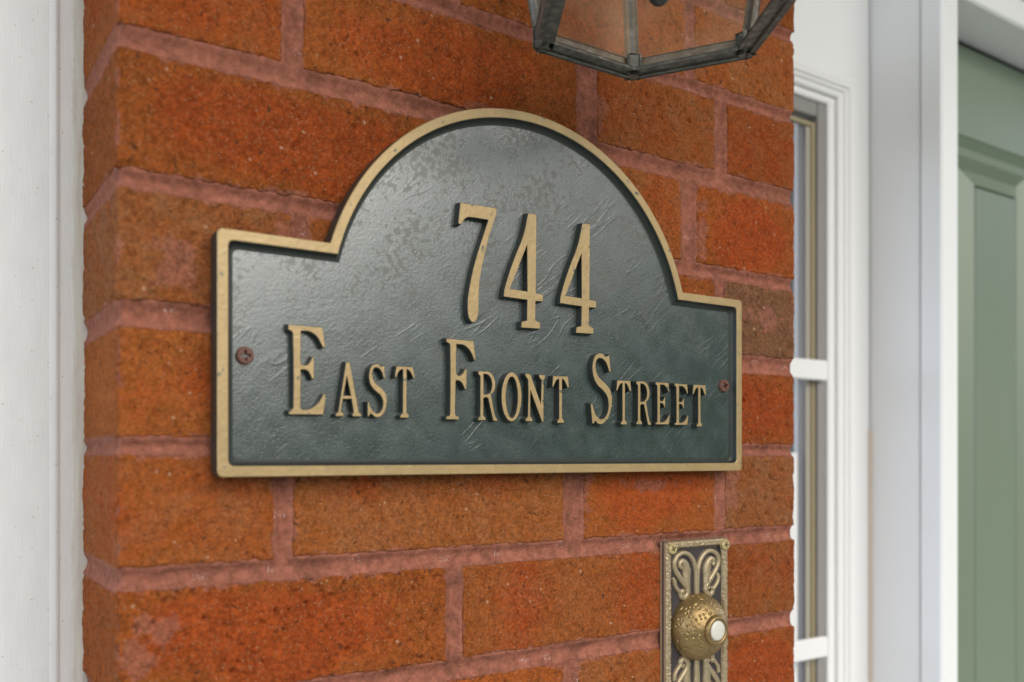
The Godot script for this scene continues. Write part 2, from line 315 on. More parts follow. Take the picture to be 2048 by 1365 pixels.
	m.heightmap_scale = 0.012
	M.gold = m
	M.green_edge = mat("dark green plaque edge", Color(0.022, 0.027, 0.022), 0.42, 0.0, 0.45)
	M.screw_brown = mat("rusty brown screw paint", Color(0.13, 0.052, 0.034), 0.6)
	M.hole = mat("screw slot", Color(0.02, 0.012, 0.01), 0.8)
	# white paint with brush streaks and specks of dirt
	W = 1024
	var st := noise(31, 0.5, 2)
	var st2 := noise(33, 0.012, 3)
	var aw := PackedByteArray(); aw.resize(W * W * 3)
	var hw := PackedByteArray(); hw.resize(W * W)
	for y in W:
		for x in W:
			var i := y * W + x
			var s := st.get_noise_2d(x * 0.45, y * 0.012)
			var d := st2.get_noise_2d(x * 1.0, y * 0.25)
			var k := 0.665 + 0.014 * s + 0.03 * d
			aw[i * 3] = L[int(k * 0.965 * 1023)]; aw[i * 3 + 1] = L[int(k * 0.98 * 1023)]; aw[i * 3 + 2] = L[int(k * 1023)]
			hw[i] = int(clampf(0.5 + 0.4 * s, 0, 1) * 255)
	var sw := PackedByteArray(); sw.resize(W * W * 4)
	for i in 110:
		dot_on(sw, W, W, rng.randi() % W, rng.randi() % W, rng.randf_range(0.8, 2.6), Color(0.30, 0.26, 0.2, rng.randf_range(0.3, 0.9)), rng, rng.randf_range(1.0, 2.5))
	m = mat("brushed white paint", Color(1, 1, 1), 0.42, 0.0, 0.45)
	m.albedo_texture = tex(aw, W, W, Image.FORMAT_RGB8)
	m.detail_enabled = true
	m.detail_albedo = tex(sw, W, W, Image.FORMAT_RGBA8)
	m.heightmap_enabled = true
	m.heightmap_texture = tex(hw, W, W, Image.FORMAT_L8)
	m.heightmap_scale = 0.012
	m.uv1_triplanar = true
	m.uv1_world_triplanar = true
	m.uv1_scale = Vector3(7, 7, 7)
	M.white = m
	m = mat("weathered sealant", Color(1, 1, 1), 0.7, 0.0, 0.4)
	m.vertex_color_use_as_albedo = true
	M.caulk = m
	M.trim = mat("white door paint", Color(0.80, 0.795, 0.79), 0.4, 0.0, 0.45)
	M.stain = mat("tan sealant stain", Color(0.62, 0.53, 0.43), 0.7)
	M.sash = mat("grey sash rubber", Color(0.25, 0.235, 0.225), 0.6)
	M.came = mat("brass strip", Color(0.30, 0.25, 0.145), 0.5, 0.15)
	M.pale = mat("pale glazing bead", Color(0.36, 0.33, 0.27), 0.6)
	M.curtain = mat("grey curtain", Color(0.30, 0.28, 0.27), 0.95)
	m = mat("window glass", Color(1, 1, 1), 0.05)
	m.transparency = BaseMaterial3D.TRANSPARENCY_ALPHA
	m.albedo_color = Color(1, 1, 1, 0.06)
	M.glass = m
	m = mat("dusty lantern glass", Color(0.62, 0.50, 0.40), 0.6)
	m.transparency = BaseMaterial3D.TRANSPARENCY_ALPHA
	var dn := field(41, 0.008, 256, 256, 4)
	var dg := PackedByteArray(); dg.resize(256 * 256 * 4)
	for i in 256 * 256:
		dg[i * 4] = 205; dg[i * 4 + 1] = 172; dg[i * 4 + 2] = 136
		dg[i * 4 + 3] = int(clampf(0.10 + 0.42 * (dn[i] / 255.0 - 0.25), 0.05, 0.5) * 255)
	m.albedo_color = Color(1, 1, 1)
	m.albedo_texture = tex(dg, 256, 256, Image.FORMAT_RGBA8)
	m.uv1_triplanar = true
	m.uv1_world_triplanar = true
	m.uv1_scale = Vector3(5, 5, 5)
	M.dusty = m
	# aged lantern metal
	var p1 := field(51, 0.03, 256, 256, 5)
	var p2 := field(52, 0.15, 256, 256, 2)
	var pa := PackedByteArray(); pa.resize(256 * 256 * 3)
	var pr := PackedByteArray(); pr.resize(256 * 256)
	for i in 256 * 256:
		var k := p1[i] / 255.0
		var c := Color(0.125, 0.118, 0.10).lerp(Color(0.20, 0.19, 0.165), smoothstep(0.35, 0.8, k))
		if k > 0.83:
			c = c.lerp(Color(0.42, 0.41, 0.36), 0.6)
		if p2[i] < 70 and k < 0.5:
			c = c * 0.5
		pa[i * 3] = s8(c.r); pa[i * 3 + 1] = s8(c.g); pa[i * 3 + 2] = s8(c.b)
		pr[i] = int(clampf(0.42 + 0.3 * (1.0 - k), 0, 1) * 255)
	m = mat("aged pewter metal", Color(1, 1, 1), 1.0, 0.3)
	m.albedo_texture = tex(pa, 256, 256, Image.FORMAT_RGB8)
	m.roughness_texture = tex(pr, 256, 256, Image.FORMAT_L8)
	m.heightmap_enabled = true
	m.heightmap_texture = tex(p1, 256, 256, Image.FORMAT_L8)
	m.heightmap_scale = 0.03
	m.uv1_triplanar = true
	m.uv1_world_triplanar = true
	m.uv1_scale = Vector3(16, 16, 16)
	M.pewter = m
	M.socket = mat("dark lamp socket", Color(0.03, 0.03, 0.028), 0.5)
	# doorbell bronze
	var q1 := field(61, 0.05, 256, 256, 4)
	var qa := PackedByteArray(); qa.resize(256 * 256 * 3)
	for i in 256 * 256:
		var k := q1[i] / 255.0
		var c := Color(0.31, 0.21, 0.088).lerp(Color(0.23, 0.16, 0.072), smoothstep(0.4, 0.8, k))
		qa[i * 3] = s8(c.r); qa[i * 3 + 1] = s8(c.g); qa[i * 3 + 2] = s8(c.b)
	m = mat("antique bronze", Color(1, 1, 1), 0.40, 0.75)
	m.albedo_texture = tex(qa, 256, 256, Image.FORMAT_RGB8)
	m.heightmap_enabled = true
	m.heightmap_texture = tex(q1, 256, 256, Image.FORMAT_L8)
	m.heightmap_scale = 0.02
	m.uv1_triplanar = true
	m.uv1_world_triplanar = true
	m.uv1_scale = Vector3(30, 30, 30)
	M.bronze = m
	m = m.duplicate()
	m.resource_name = "rubbed bronze relief"
	m.albedo_texture = null
	m.albedo_color = Color(0.40, 0.315, 0.195).linear_to_srgb()
	m.roughness = 0.42
	m.metallic = 0.5
	M.relief = m
	M.patina = mat("dark purple grey patina", Color(0.050, 0.043, 0.046), 0.5, 0.2)
	M.pit = mat("dark pit", Color(0.05, 0.035, 0.02), 0.7)
	M.brass = mat("yellow brass screw", Color(0.58, 0.47, 0.24), 0.35, 0.4)
	M.button = mat("milky white push button", Color(0.60, 0.575, 0.51), 0.3, 0.0, 0.5)
	# door
	var dpa := field(71, 0.02, 256, 256, 3)
	m = mat("sage green door paint", Color(0.188, 0.232, 0.168), 0.32, 0.0, 0.5)
	m.heightmap_enabled = true
	m.heightmap_texture = tex(dpa, 256, 256, Image.FORMAT_L8)
	m.heightmap_scale = 0.02
	m.uv1_triplanar = true
	m.uv1_world_triplanar = true
	m.uv1_scale = Vector3(3, 1, 3)
	M.door = m
	M.gap = mat("dark weather strip", Color(0.03, 0.025, 0.022), 0.8)
	M.concrete = mat("pale porch concrete", Color(0.42, 0.40, 0.37), 0.9)
	M.ceiling = mat("white porch ceiling", Color(0.75, 0.75, 0.74), 0.6)
	M.lawn = mat("lawn", Color(0.10, 0.13, 0.06), 0.95)
	M.bark = mat("bark", Color(0.10, 0.075, 0.05), 0.9)
	M.hedge = mat("hedge leaves", Color(0.045, 0.07, 0.03), 0.8)

func plaque_paint(L: PackedByteArray, rng: RandomNumberGenerator) -> void:
	# dark green paint on a casting with a leathery skin; u runs over 395 mm, v over 230 mm
	var W := 1580
	var H := 920
	var fine := field(81, 0.22, W, H, 2, false)
	var cell := field(82, 0.09, W, H, 2, false)
	var wide := field(83, 0.012, W, H, 3, false)
	var mask := noise(88, 0.0045, 2)
	var wr := noise(85, 0.035, 2)
	var spot := field(86, 0.045, W, H, 2, false)
	var blot := field(87, 0.006, W, H, 2, false)
	var a := PackedByteArray(); a.resize(W * H * 3)
	var r := PackedByteArray(); r.resize(W * H)
	var h := PackedByteArray(); h.resize(W * H)
	for y in H:
		for x in W:
			var i := y * W + x
			var g := fine[i] / 255.0
			var c2 := cell[i] / 255.0
			var wd := wide[i] / 255.0
			var hh := 0.45 + 0.24 * (g - 0.5) + 0.16 * (c2 - 0.5) + 0.30 * (wd - 0.5)
			# flow lines of the casting, running down to the left
			var mk := mask.get_noise_2d(x, y * 1.3) + 0.55 * (x / float(W) - 0.62)
			if mk > 0.02:
				var u := x * 0.64 + y * 0.77
				var t := x * 0.77 - y * 0.64
				var wv := wr.get_noise_2d(u * 0.62, t * 0.11)
				var ridge := maxf(0.0, 1.0 - absf(wv) * 5.5)
				hh += smoothstep(0.05, 0.45, mk) * 0.34 * ridge * ridge
			var k := 1.0 + 0.30 * (g - 0.5) + 0.25 * (c2 - 0.5) + 0.35 * (wd - 0.5)
			var c := Color(0.043, 0.060, 0.056) * k
			var rg := 0.22 + 0.12 * (wd - 0.5) + 0.10 * (g - 0.5)
			var s := spot[i] / 255.0 + 0.55 * (blot[i] / 255.0 - 0.5) + 0.10 * (c2 - 0.5)
			var soil := smoothstep(0.63, 0.76, s - 0.30 * smoothstep(0.45, 0.75, y / float(H)))
			if soil > 0.0:   # mildew
				c = c.lerp(Color(0.020, 0.022, 0.013) * (0.8 + 0.5 * g), soil * 0.85)
				rg = lerpf(rg, 0.48, soil)
			a[i * 3] = s8(c.r); a[i * 3 + 1] = s8(c.g); a[i * 3 + 2] = s8(c.b)
			r[i] = int(clampf(rg, 0, 1) * 255)
			h[i] = int(clampf(hh, 0, 1) * 255)
	var m := mat("green plaque paint", Color(1, 1, 1), 1.0, 0.0, 0.75)
	m.albedo_texture = tex(a, W, H, Image.FORMAT_RGB8)
	m.roughness_texture = tex(r, W, H, Image.FORMAT_L8)
	m.heightmap_enabled = true
	m.heightmap_texture = tex(h, W, H, Image.FORMAT_L8)
	m.heightmap_scale = 0.030
	m.clearcoat_enabled = true
	m.clearcoat = 1.0
	m.clearcoat_roughness = 0.2
	M.field = m

# ---------------------------------------------------------------- outlines
func loop_of(flat: Array, at := Vector2.ZERO, scl := Vector2.ONE) -> PackedVector2Array:
	var p := PackedVector2Array()
	for i in flat.size() / 2:
		p.append(Vector2(flat[i * 2], flat[i * 2 + 1]) * scl + at)
	return p

func area(p: PackedVector2Array) -> float:
	var s := 0.0
	for i in p.size():
		var q := p[(i + 1) % p.size()]
		s += p[i].x * q.y - q.x * p[i].y
	return s * 0.5

func ccw(p: PackedVector2Array, yes := true) -> PackedVector2Array:
	if (area(p) > 0.0) != yes:
		p.reverse()
	return p

# moves every corner of a ring inwards (to its left) by d
func inset(p: PackedVector2Array, d: float) -> PackedVector2Array:
	var o := PackedVector2Array()
	var c := p.size()
	for i in c:
		var e0 := (p[i] - p[(i + c - 1) % c]).normalized()
		var e1 := (p[(i + 1) % c] - p[i]).normalized()
		var n0 := Vector2(-e0.y, e0.x)
		var n1 := Vector2(-e1.y, e1.x)
		var m := n0 + n1
		var k := d / maxf(0.35, 0.5 * m.length_squared())
		o.append(p[i] + m * k)
	return o

func cross3(a: Vector2, b: Vector2, c: Vector2) -> float:
	return (b - a).cross(c - a)

# triangles of a ring with one optional hole, by ear clipping; the hole is joined by a bridge
func triangulate(outer: PackedVector2Array, hole := PackedVector2Array()) -> PackedVector2Array:
	var poly := PackedVector2Array(outer)
	if hole.size():
		var best := INF
		var bi := 0
		var bj := 0
		for i in outer.size():
			for j in hole.size():
				var d := outer[i].distance_squared_to(hole[j])
				if d < best:
					best = d; bi = i; bj = j
		poly = PackedVector2Array()
		for i in bi + 1:
			poly.append(outer[i])
		for j in hole.size() + 1:
			poly.append(hole[(bj + j) % hole.size()])
		for i in range(bi, outer.size()):
			poly.append(outer[i])
	var idx := range(poly.size())
	var out := PackedVector2Array()
	var guard := 0
	while idx.size() > 3 and guard < 4000:
		guard += 1
		var done := false
		for k in idx.size():
			var a := poly[idx[k - 1]]
			var b := poly[idx[k]]
			var c := poly[idx[(k + 1) % idx.size()]]
			if cross3(a, b, c) <= 1e-9:
				continue
			var ok := true
			for j in idx:
				var q := poly[j]
				if q.is_equal_approx(a) or q.is_equal_approx(b) or q.is_equal_approx(c):
					continue
				if cross3(a, b, q) >= 0 and cross3(b, c, q) >= 0 and cross3(c, a, q) >= 0:
					ok = false
					break
			if ok:
				out.append(a); out.append(b); out.append(c)
				idx.remove_at(k)
				done = true
				break
		if not done:
			idx.remove_at(0)
	if idx.size() == 3:
		for k in 3:
			out.append(poly[idx[k]])
	return out

func ring_band(g: Geo, p: PackedVector2Array, q: PackedVector2Array, zp: float, zq: float) -> void:
	# band from ring p at depth zp to ring q at zq; outward is the right of the way round
	for i in p.size():
		var j := (i + 1) % p.size()
		var e := (p[j] - p[i]).normalized()
		g.quad(P(p[i].x, p[i].y, zp), P(p[j].x, p[j].y, zp), P(q[j].x, q[j].y, zq), P(q[i].x, q[i].y, zq), Vector3(e.y, -e.x, 0.15))

# a raised character: gold face, dark green flanks
func raised(outer: PackedVector2Array, hole: PackedVector2Array, z0: float, z1: float) -> ArrayMesh:
	outer = ccw(outer)
	var sides := Geo.new()
	var face := Geo.new()
	var b := 0.22
	var o0 := inset(outer, -0.55)
	var o1 := inset(outer, 0.0)
	var o2 := inset(outer, b)
	ring_band(sides, o0, o1, z0, z1 - b)
	ring_band(sides, o1, o2, z1 - b, z1)
	var h2 := PackedVector2Array()
	if hole.size():
		hole = ccw(hole, false)
		var h0 := inset(hole, -0.4)
		h2 = inset(hole, b)
		ring_band(sides, h0, hole, z0, z1 - b)
		ring_band(sides, hole, h2, z1 - b, z1)
	var t := triangulate(o2, h2)
	for i in t.size() / 3:
		face.tri(P(t[i * 3].x, t[i * 3].y, z1), P(t[i * 3 + 1].x, t[i * 3 + 1].y, z1), P(t[i * 3 + 2].x, t[i * 3 + 2].y, z1), Vector3.BACK)
	return sides.mesh(face.mesh())

# ---------------------------------------------------------------- brick pier
const LEFT := 92.0
const RIGHT := 615.0
var bricks := []   # [x0, x1, y0, y1, kind]
var bed := {}
var n_mid: FastNoiseLite
var n_fine: FastNoiseLite
var n_edge: FastNoiseLite
var n_smear: FastNoiseLite
var n_flash: FastNoiseLite

func lay_courses() -> void:
	# bottom, top, ends of the head joints (left edge, right edge), kinds of the bricks
	var c := [
		[-266.0, -209.0, [281, 292, 487, 498], "rob"],
		[-197.0, -139.5, [172, 182, 376.6, 387, 523, 533], "rror"],
		[-127.5, -68.5, [283.5, 294.5, 489, 500], "rxo"],
		[-57.5, 1.0, [174, 184, 376, 392, 521.5, 532], "oyrb"],
		[9.0, 66.5, [288, 298, 490, 500], "rrr"],
		[79.2, 136.5, [184.5, 192, 384, 395, 522, 531], "bord"],
		[145.5, 207.0, [287, 298, 486, 501], "ror"],
		[218.5, 274.5, [179.2, 190, 387, 404, 521.5, 534], "oroo"],
		[283.5, 341.0, [282, 293, 489.5, 499], "oro"],
		[350.0, 407.0, [180, 190, 385, 396, 522, 532], "roro"],
		[417.0, 474.0, [284, 295, 489, 500], "oro"],
	]
	for row in c:
		var xs := [LEFT]
		xs.append_array(row[2])
		xs.append(RIGHT)
		for i in xs.size() / 2:
			var k: String = row[3][i]
			bricks.append([float(xs[i * 2]), float(xs[i * 2 + 1]), row[0], row[1], k])

func clay(kind: String, x0: float, x1: float, y0: float, y1: float, s: float, t: float, sd: float, px: float, py: float) -> Color:
	var Lx := x1 - x0
	var Hy := y1 - y0
	var red := Color(0.292, 0.055, 0.0100)
	var ochre := Color(0.268, 0.074, 0.0148)
	var brown := Color(0.190, 0.076, 0.030)
	var u := (s / Lx) * 2.0 - 1.0
	var w := (t / Hy) * 2.0 - 1.0
	var nz := n_flash.get_noise_3d(px, py, sd)
	var nz2 := n_flash.get_noise_3d(px * 3.0, py * 3.0, sd + 40.0)
	var gr := n_mid.get_noise_3d(px * 1.3, py * 1.3, sd + 9.0) * 0.5 + n_fine.get_noise_3d(px, py, sd) * 0.45
	var r := 0.0
	var br := 0.0
	match kind:
		"r":
			r = 1.0 - smoothstep(0.55, 1.05, sqrt(u * u * 0.92 + w * w * 0.80) + nz * 0.45)
			r = maxf(r, 0.12)
			br = smoothstep(0.25, 0.7, nz2) * 0.15
		"o":
			r = 0.35 - 0.9 * nz - 0.3 * w * w
			br = 0.25 + 0.7 * nz2
		"x":   # two red bands across
			r = 1.15 * exp(-pow((s - 45.0) / 19.0, 2.0)) + 1.1 * exp(-pow((s - 150.0) / 24.0, 2.0)) - 0.35 * w * w + nz * 0.4
			br = 0.22 + 0.4 * nz2
		"y":   # red flashes from the top edge
			r = (1.2 * exp(-pow((s - 42.0) / 22.0, 2.0)) + 1.1 * exp(-pow((s - 133.0) / 22.0, 2.0))) * smoothstep(-0.35, 0.55, w) + nz * 0.4
			br = 0.28 + 0.5 * nz2
		"b":
			r = 0.12 - 0.8 * nz
			br = 0.55 + 0.6 * nz2
		"d":
			r = 0.0
			br = 1.15 + 0.3 * nz2 - 1.4 * smoothstep(0.55, 1.1, u) * smoothstep(0.2, 0.9, w)
	var c := ochre.lerp(red, clampf(r + gr, 0, 1))
	c = c.lerp(brown, clampf(br + gr * 0.6, 0, 1))
	if kind == "d":
		c = c.lerp(Color(0.145, 0.078, 0.045), 0.55)
	var k := (1.0 + 0.22 * nz2 + 0.16 * gr) * (1.0 + 0.30 * (fmod(sd * 7.13, 1.0) - 0.42))
	var hue := 1.0 + 0.20 * (fmod(sd * 3.71, 1.0) - 0.62)
	return Color(c.r * k, c.g * k * hue, c.b * k * hue * hue)

# films of mortar left on faces: x, y, half width, half height
const SMEARS := [[113.0, -88.0, 11.0, 8.0], [104.0, -103.0, 8.0, 13.0], [408.0, 240.0, 5.0, 18.0], [507.0, 168.0, 6.0, 20.0], [394.0, -25.0, 5.0, 22.0], [538.0, -26.0, 8.0, 20.0], [455.0, -20.0, 26.0, 4.0], [178.0, 110.0, 9.0, 20.0], [120.0, 100.0, 10.0, 14.0], [250.0, -58.0, 16.0, 3.0], [330.0, -61.0, 22.0, 3.0], [325.0, 222.0, 26.0, 3.0], [580.0, 110.0, 22.0, 10.0]]

func brick_mesh(b: Array, step: float) -> ArrayMesh:
	var x0: float = b[0]
	var x1: float = b[1]
	var y0: float = b[2]
	var y1: float = b[3]
	var sd := fmod(x0 * 0.37 + y0 * 1.91 + 700.0, 97.0)
	var Lx := x1 - x0
	var Hy := y1 - y0
	var rad := 1.6
	var dl := 118.0 if x0 == LEFT else 8.0
	var dr := 150.0 if x1 == RIGHT else 8.0
	var ss := PackedFloat32Array()
	var s := -dl
	while s < Lx + dr:
		ss.append(s)
		var coarse := s < -10.0 or s > Lx + 5.0
		s += (maxf(step, 2.0) if x0 == LEFT and s < 0 else 12.0) if coarse else minf(step, 0.8) if (absf(s) < 2.4 or absf(s - Lx) < 2.4) else step
	ss.append(Lx + dr)
	var ts := PackedFloat32Array()
	s = -7.0
	while s < Hy + 7.0:
		ts.append(s)
		s += 2.2 if (s < -2.4 or s > Hy + 2.4) else minf(step, 0.8) if (absf(s) < 2.4 or absf(s - Hy) < 2.4) else step
	ts.append(Hy + 7.0)
	var cols := ss.size()
	var rows := ts.size()
	var pts := PackedVector3Array()
	var uvs := PackedVector2Array()
	var cc := PackedColorArray()
	var off := Vector2(fmod(sd * 0.37, 1.0), fmod(sd * 0.73, 1.0))
	var spin := int(sd * 13.0) % 4
	var fin := 0.85 + 0.4 * fmod(sd * 5.3, 1.0)
	var rough := fmod(sd * 2.9, 1.0)
	var proud := 0.7 * n_flash.get_noise_1d(sd * 31.0)
	var pink := Color(0.285, 0.108, 0.074)
	for t in ts:
		# vertical profile: height and how far in from the face
		var yy := clampf(t, 0.0, Hy)
		var inn := maxf(0.0, maxf(-t, t - Hy))
		var ny := 0.0
		if absf(t) < rad:
			var a := (t + rad) / (2.0 * rad) * PI / 2.0
			yy = rad - rad * cos(a); inn = rad - rad * sin(a); ny = -cos(a)
		elif absf(t - Hy) < rad:
			var a := (t - Hy + rad) / (2.0 * rad) * PI / 2.0
			yy = Hy - rad + rad * sin(a); inn = rad - rad * cos(a); ny = sin(a)
		elif t < 0.0:
			ny = -1.0
		elif t > Hy:
			ny = 1.0
		var no := sqrt(maxf(0.0, 1.0 - ny * ny))
		for q in ss:
			var x := clampf(q, 0.0, Lx)
			var z := -maxf(0.0, maxf(-q, q - Lx))
			var na := PI / 2.0   # direction of the outward normal in plan
			if absf(q) < rad:
				var a := (q + rad) / (2.0 * rad) * PI / 2.0
				x = rad - rad * cos(a); z = -rad + rad * sin(a); na = PI - a
			elif absf(q - Lx) < rad:
				var a := (q - Lx + rad) / (2.0 * rad) * PI / 2.0
				x = Lx - rad + rad * sin(a); z = -rad + rad * cos(a); na = PI / 2.0 - a
			elif q < 0.0:
				na = PI
			elif q > Lx:
				na = 0.0
			var nx := cos(na)
			var nz := sin(na)
			var wx := x0 + x
			var wy := y0 + yy
			var e := minf(minf(t, Hy - t), minf(absf(q), absf(Lx - q)) if q > -4.0 and q < Lx + 4.0 else 99.0)
			var ex := exp(-maxf(e, 0.0) / 2.6)
			var hgt := 0.30 * n_mid.get_noise_3d(wx, wy, z + sd * 9.0) + 0.26 * n_fine.get_noise_3d(wx, wy, z + sd)
			var ed := n_edge.get_noise_3d(wx, wy, z + sd * 5.0)
			hgt -= ex * (0.3 + 2.6 * maxf(0.0, ed))
			var pit := n_mid.get_noise_3d(wx * 1.7 + 300.0, wy * 2.3, z * 1.7 + sd * 3.0)
			if pit > 0.38:
				hgt -= (pit - 0.38) * (3.0 + 7.0 * rough)
			if rough > 0.35:   # creases dragged by the cutting wire
				var cr := n_edge.get_noise_3d(wx * 1.6, wy * 0.25, sd * 11.0 + z)
				hgt -= smoothstep(0.30, 0.5, cr) * 0.75 * rough
			hgt += proud
			# mild warp of the edges
			var wpx := 0.9 * n_flash.get_noise_2d(wy * 4.0, sd * 7.0 + (0.0 if x < Lx * 0.5 else 50.0)) * (1.0 - smoothstep(0.0, 12.0, minf(x, Lx - x)))
			var wpy := 0.9 * n_flash.get_noise_2d(wx * 2.0, sd * 3.0 + (0.0 if yy < Hy * 0.5 else 50.0)) * (1.0 - smoothstep(0.0, 14.0, minf(yy, Hy - yy)))
			var p := Vector3(wx + wpx - nx * inn + nx * no * hgt, wy + wpy + ny * hgt, z - nz * inn + nz * no * hgt)
			pts.append(P(p.x, p.y, p.z))
			uvs.append((Vector2(q, -t) if spin == 0 else Vector2(-q, t) if spin == 1 else Vector2(-t, q) if spin == 2 else Vector2(t, -q)) / 150.0 * fin + off)
			var c := clay(b[4], x0, x1, y0, y1, q, clampf(t, 0, Hy), sd, wx + z, wy)
			# mortar dragged over the arris when the joints were struck
			var sm := n_smear.get_noise_3d(wx, wy, z + sd * 2.0) + 0.35 * n_edge.get_noise_3d(wx * 2.0, wy * 2.0, z)
			var cov := smoothstep(0.0, 0.13, sm * 0.85 - maxf(e, 0.0) / 8.0 + 0.07)
			for fm in SMEARS:
				if absf(wx - fm[0]) < fm[2] * 1.6 and absf(wy - fm[1]) < fm[3] * 1.6 and z > -3.0:
					var far := Vector2((wx - fm[0]) / fm[2], (wy - fm[1]) / fm[3]).length()
					cov = maxf(cov, 0.8 * smoothstep(0.0, 0.22, 1.0 - far + 1.3 * sm))
			c = c.lerp(pink, cov * 0.75)
			cc.append(Color(minf(1.0, c.r / 0.55), c.g / 0.55, c.b / 0.55))
	var g := Geo.new()
	g.grid(pts, cols, rows, uvs, cc, Vector3.BACK)
	return g.mesh()

func gap_depth(x: float, y: float) -> float:   # distance from the nearest brick, negative inside one
	var best := 99.0
	for b in bricks:
		if y < b[2] - 20.0 or y > b[3] + 20.0:
			continue
		var dx := maxf(b[0] - x, x - b[1])
		var dy := maxf(b[2] - y, y - b[3])
		var d: float = Vector2(maxf(dx, 0), maxf(dy, 0)).length() if maxf(dx, dy) > 0.0 else maxf(dx, dy)
		best = minf(best, d)
	return best

func mortar_mesh() -> ArrayMesh:
	var g := Geo.new()
	var pts := PackedVector3Array()
	var uvs := PackedVector2Array()
	var cc := PackedColorArray()
	var keep := PackedByteArray()
	var step := 1.5
	var y0 := -262.0
	var y1 := 470.0
	var edge := 3.0
	# columns: down the left return, across the face, down the right return
	var qs := PackedFloat32Array()
	var q := -116.0
	while q < -2.0:
		qs.append(q); q += 3.0
	var Lx := RIGHT - LEFT - 2.0 * edge
	q = 0.0
	while q < Lx:
		qs.append(q); q += step
	qs.append(Lx)
	for k in [1.5, 4.0, 12.0, 60.0, 148.0]:
		qs.append(Lx + k)
	var cols := qs.size()
	var rows := 0
	var y := y0
	while y < y1:
		rows += 1
		for s in qs:
			var side := s < 0.0 or s > Lx
			var x := LEFT + edge + clampf(s, 0.0, Lx)
			var d := 0.0
			if side:
				d = gap_depth(LEFT + 4.0 if s < 0.0 else RIGHT - 4.0, y)
			else:
				d = gap_depth(x, y)
			keep.append(1 if d > -5.0 else 0)
			var z := 0.0
			var h := 0.30 * n_mid.get_noise_3d(x * 0.8, y * 0.8, s) + 0.22 * n_fine.get_noise_3d(x, y, 7.0 + (s if side else 0.0)) + 0.8 * n_smear.get_noise_2d(x * 0.6 + 90.0, y * 0.6)
			var dd := clampf(d, 0.0, 5.0)
			h += -0.5 - 1.25 * dd + 0.11 * dd * dd + (0.9 * n_edge.get_noise_2d(x * 1.3, y * 1.3) if dd < 2.0 else 0.0)
			if d < 0.0:
				h -= minf(2.2, -d * 0.7)
			var p: Vector3
			if s < 0.0:
				p = P(x - (h + 3.5) * 0.6 - 1.0, y, -edge + s)
			elif s > Lx:
				p = P(x + 1.6 + (h + 5.0) * 0.35, y, -edge - (s - Lx))
			else:
				p = P(x, y, h)
			pts.append(p)
			uvs.append(Vector2(s, -y) / 150.0)
			var k := 1.0 + 0.16 * n_flash.get_noise_2d(x * 1.2, y * 1.2)
			var c := Color(0.300, 0.112, 0.073)
			var grime := smoothstep(0.12, 0.5, n_smear.get_noise_2d(x * 0.7, y * 0.7 + 500.0))
			c = c.lerp(Color(0.20, 0.078, 0.050), grime * 0.8)
			cc.append(Color(c.r * k, c.g * k, c.b * k) * (1.0 / 0.72))
		y += step
	g.grid(pts, cols, rows, uvs, cc, Vector3.BACK, keep)
	return g.mesh()

func build_pier() -> void:
	lay_courses()
	n_mid = noise(101, 0.11, 2)
	n_fine = noise(102, 0.42, 2)
	n_edge = noise(103, 0.13, 4)
	n_smear = noise(104, 0.055, 4)
	n_flash = noise(105, 0.014, 5)
	var t := thing("brick_pier", "orange-red brick pier with pink mortar joints carrying the green plaque", "brick pier")
	part("mortar", mortar_mesh(), M.mortar, t)
	for b in bricks:
		var seen: bool = b[3] > -165.0 and b[2] < 385.0
		part("brick", brick_mesh(b, 1.5 if seen else 5.0), M.brick, t)
	var g := Geo.new()
	g.box(P(LEFT + 8.0, -255.0, -140.0), P(RIGHT - 8.0, 465.0, -9.0))
	part("core", g.mesh(), M.mortar, t)

# ---------------------------------------------------------------- plaque
const PX0 := 137.7
const PX1 := 533.0
const PY0 := -10.9
const PY1 := 118.4

func plaque_ring(d: float) -> PackedVector2Array:
	# outline of the plaque moved in by d
	var cx := (PX0 + PX1) * 0.5
	var cy := 78.0
	var r := 141.2 - d
	var sh := PY1 - d
	var p := PackedVector2Array()
	var c := 3.0   # rounded outer corners
	for k in 4:
		var a := PI + k / 3.0 * PI / 2.0
		p.append(Vector2(PX0 + d + c + cos(a) * c, PY0 + d + c + sin(a) * c))
	for k in 4:
		var a := PI * 1.5 + k / 3.0 * PI / 2.0
		p.append(Vector2(PX1 - d - c + cos(a) * c, PY0 + d + c + sin(a) * c))
	for k in 4:
		var a := k / 3.0 * PI / 2.0
		p.append(Vector2(PX1 - d - c + cos(a) * c, sh - c + sin(a) * c))
	var a0 := asin((sh - cy) / r)
	for k in 73:
		var a := lerpf(a0, PI - a0, k / 72.0)
		p.append(Vector2(cx + cos(a) * r, cy + sin(a) * r))
	for k in 4:
		var a := PI / 2.0 + k / 3.0 * PI / 2.0
		p.append(Vector2(PX0 + d + c + cos(a) * c, sh - c + sin(a) * c))
	return p

func fill(g: Geo, ring: PackedVector2Array, z: float) -> void:
	var t := triangulate(ring)
	for i in t.size():
		g.ix.append(g.add(P(t[i].x, t[i].y, z), Vector3.BACK, Vector2((t[i].x - PX0) / 395.3, (218.9 - t[i].y) / 229.8)))
	for i in t.size() / 3:   # clockwise from the front
		var k := g.ix.size() - t.size() + i * 3
		var s := g.ix[k + 1]
		g.ix[k + 1] = g.ix[k + 2]
		g.ix[k + 2] = s

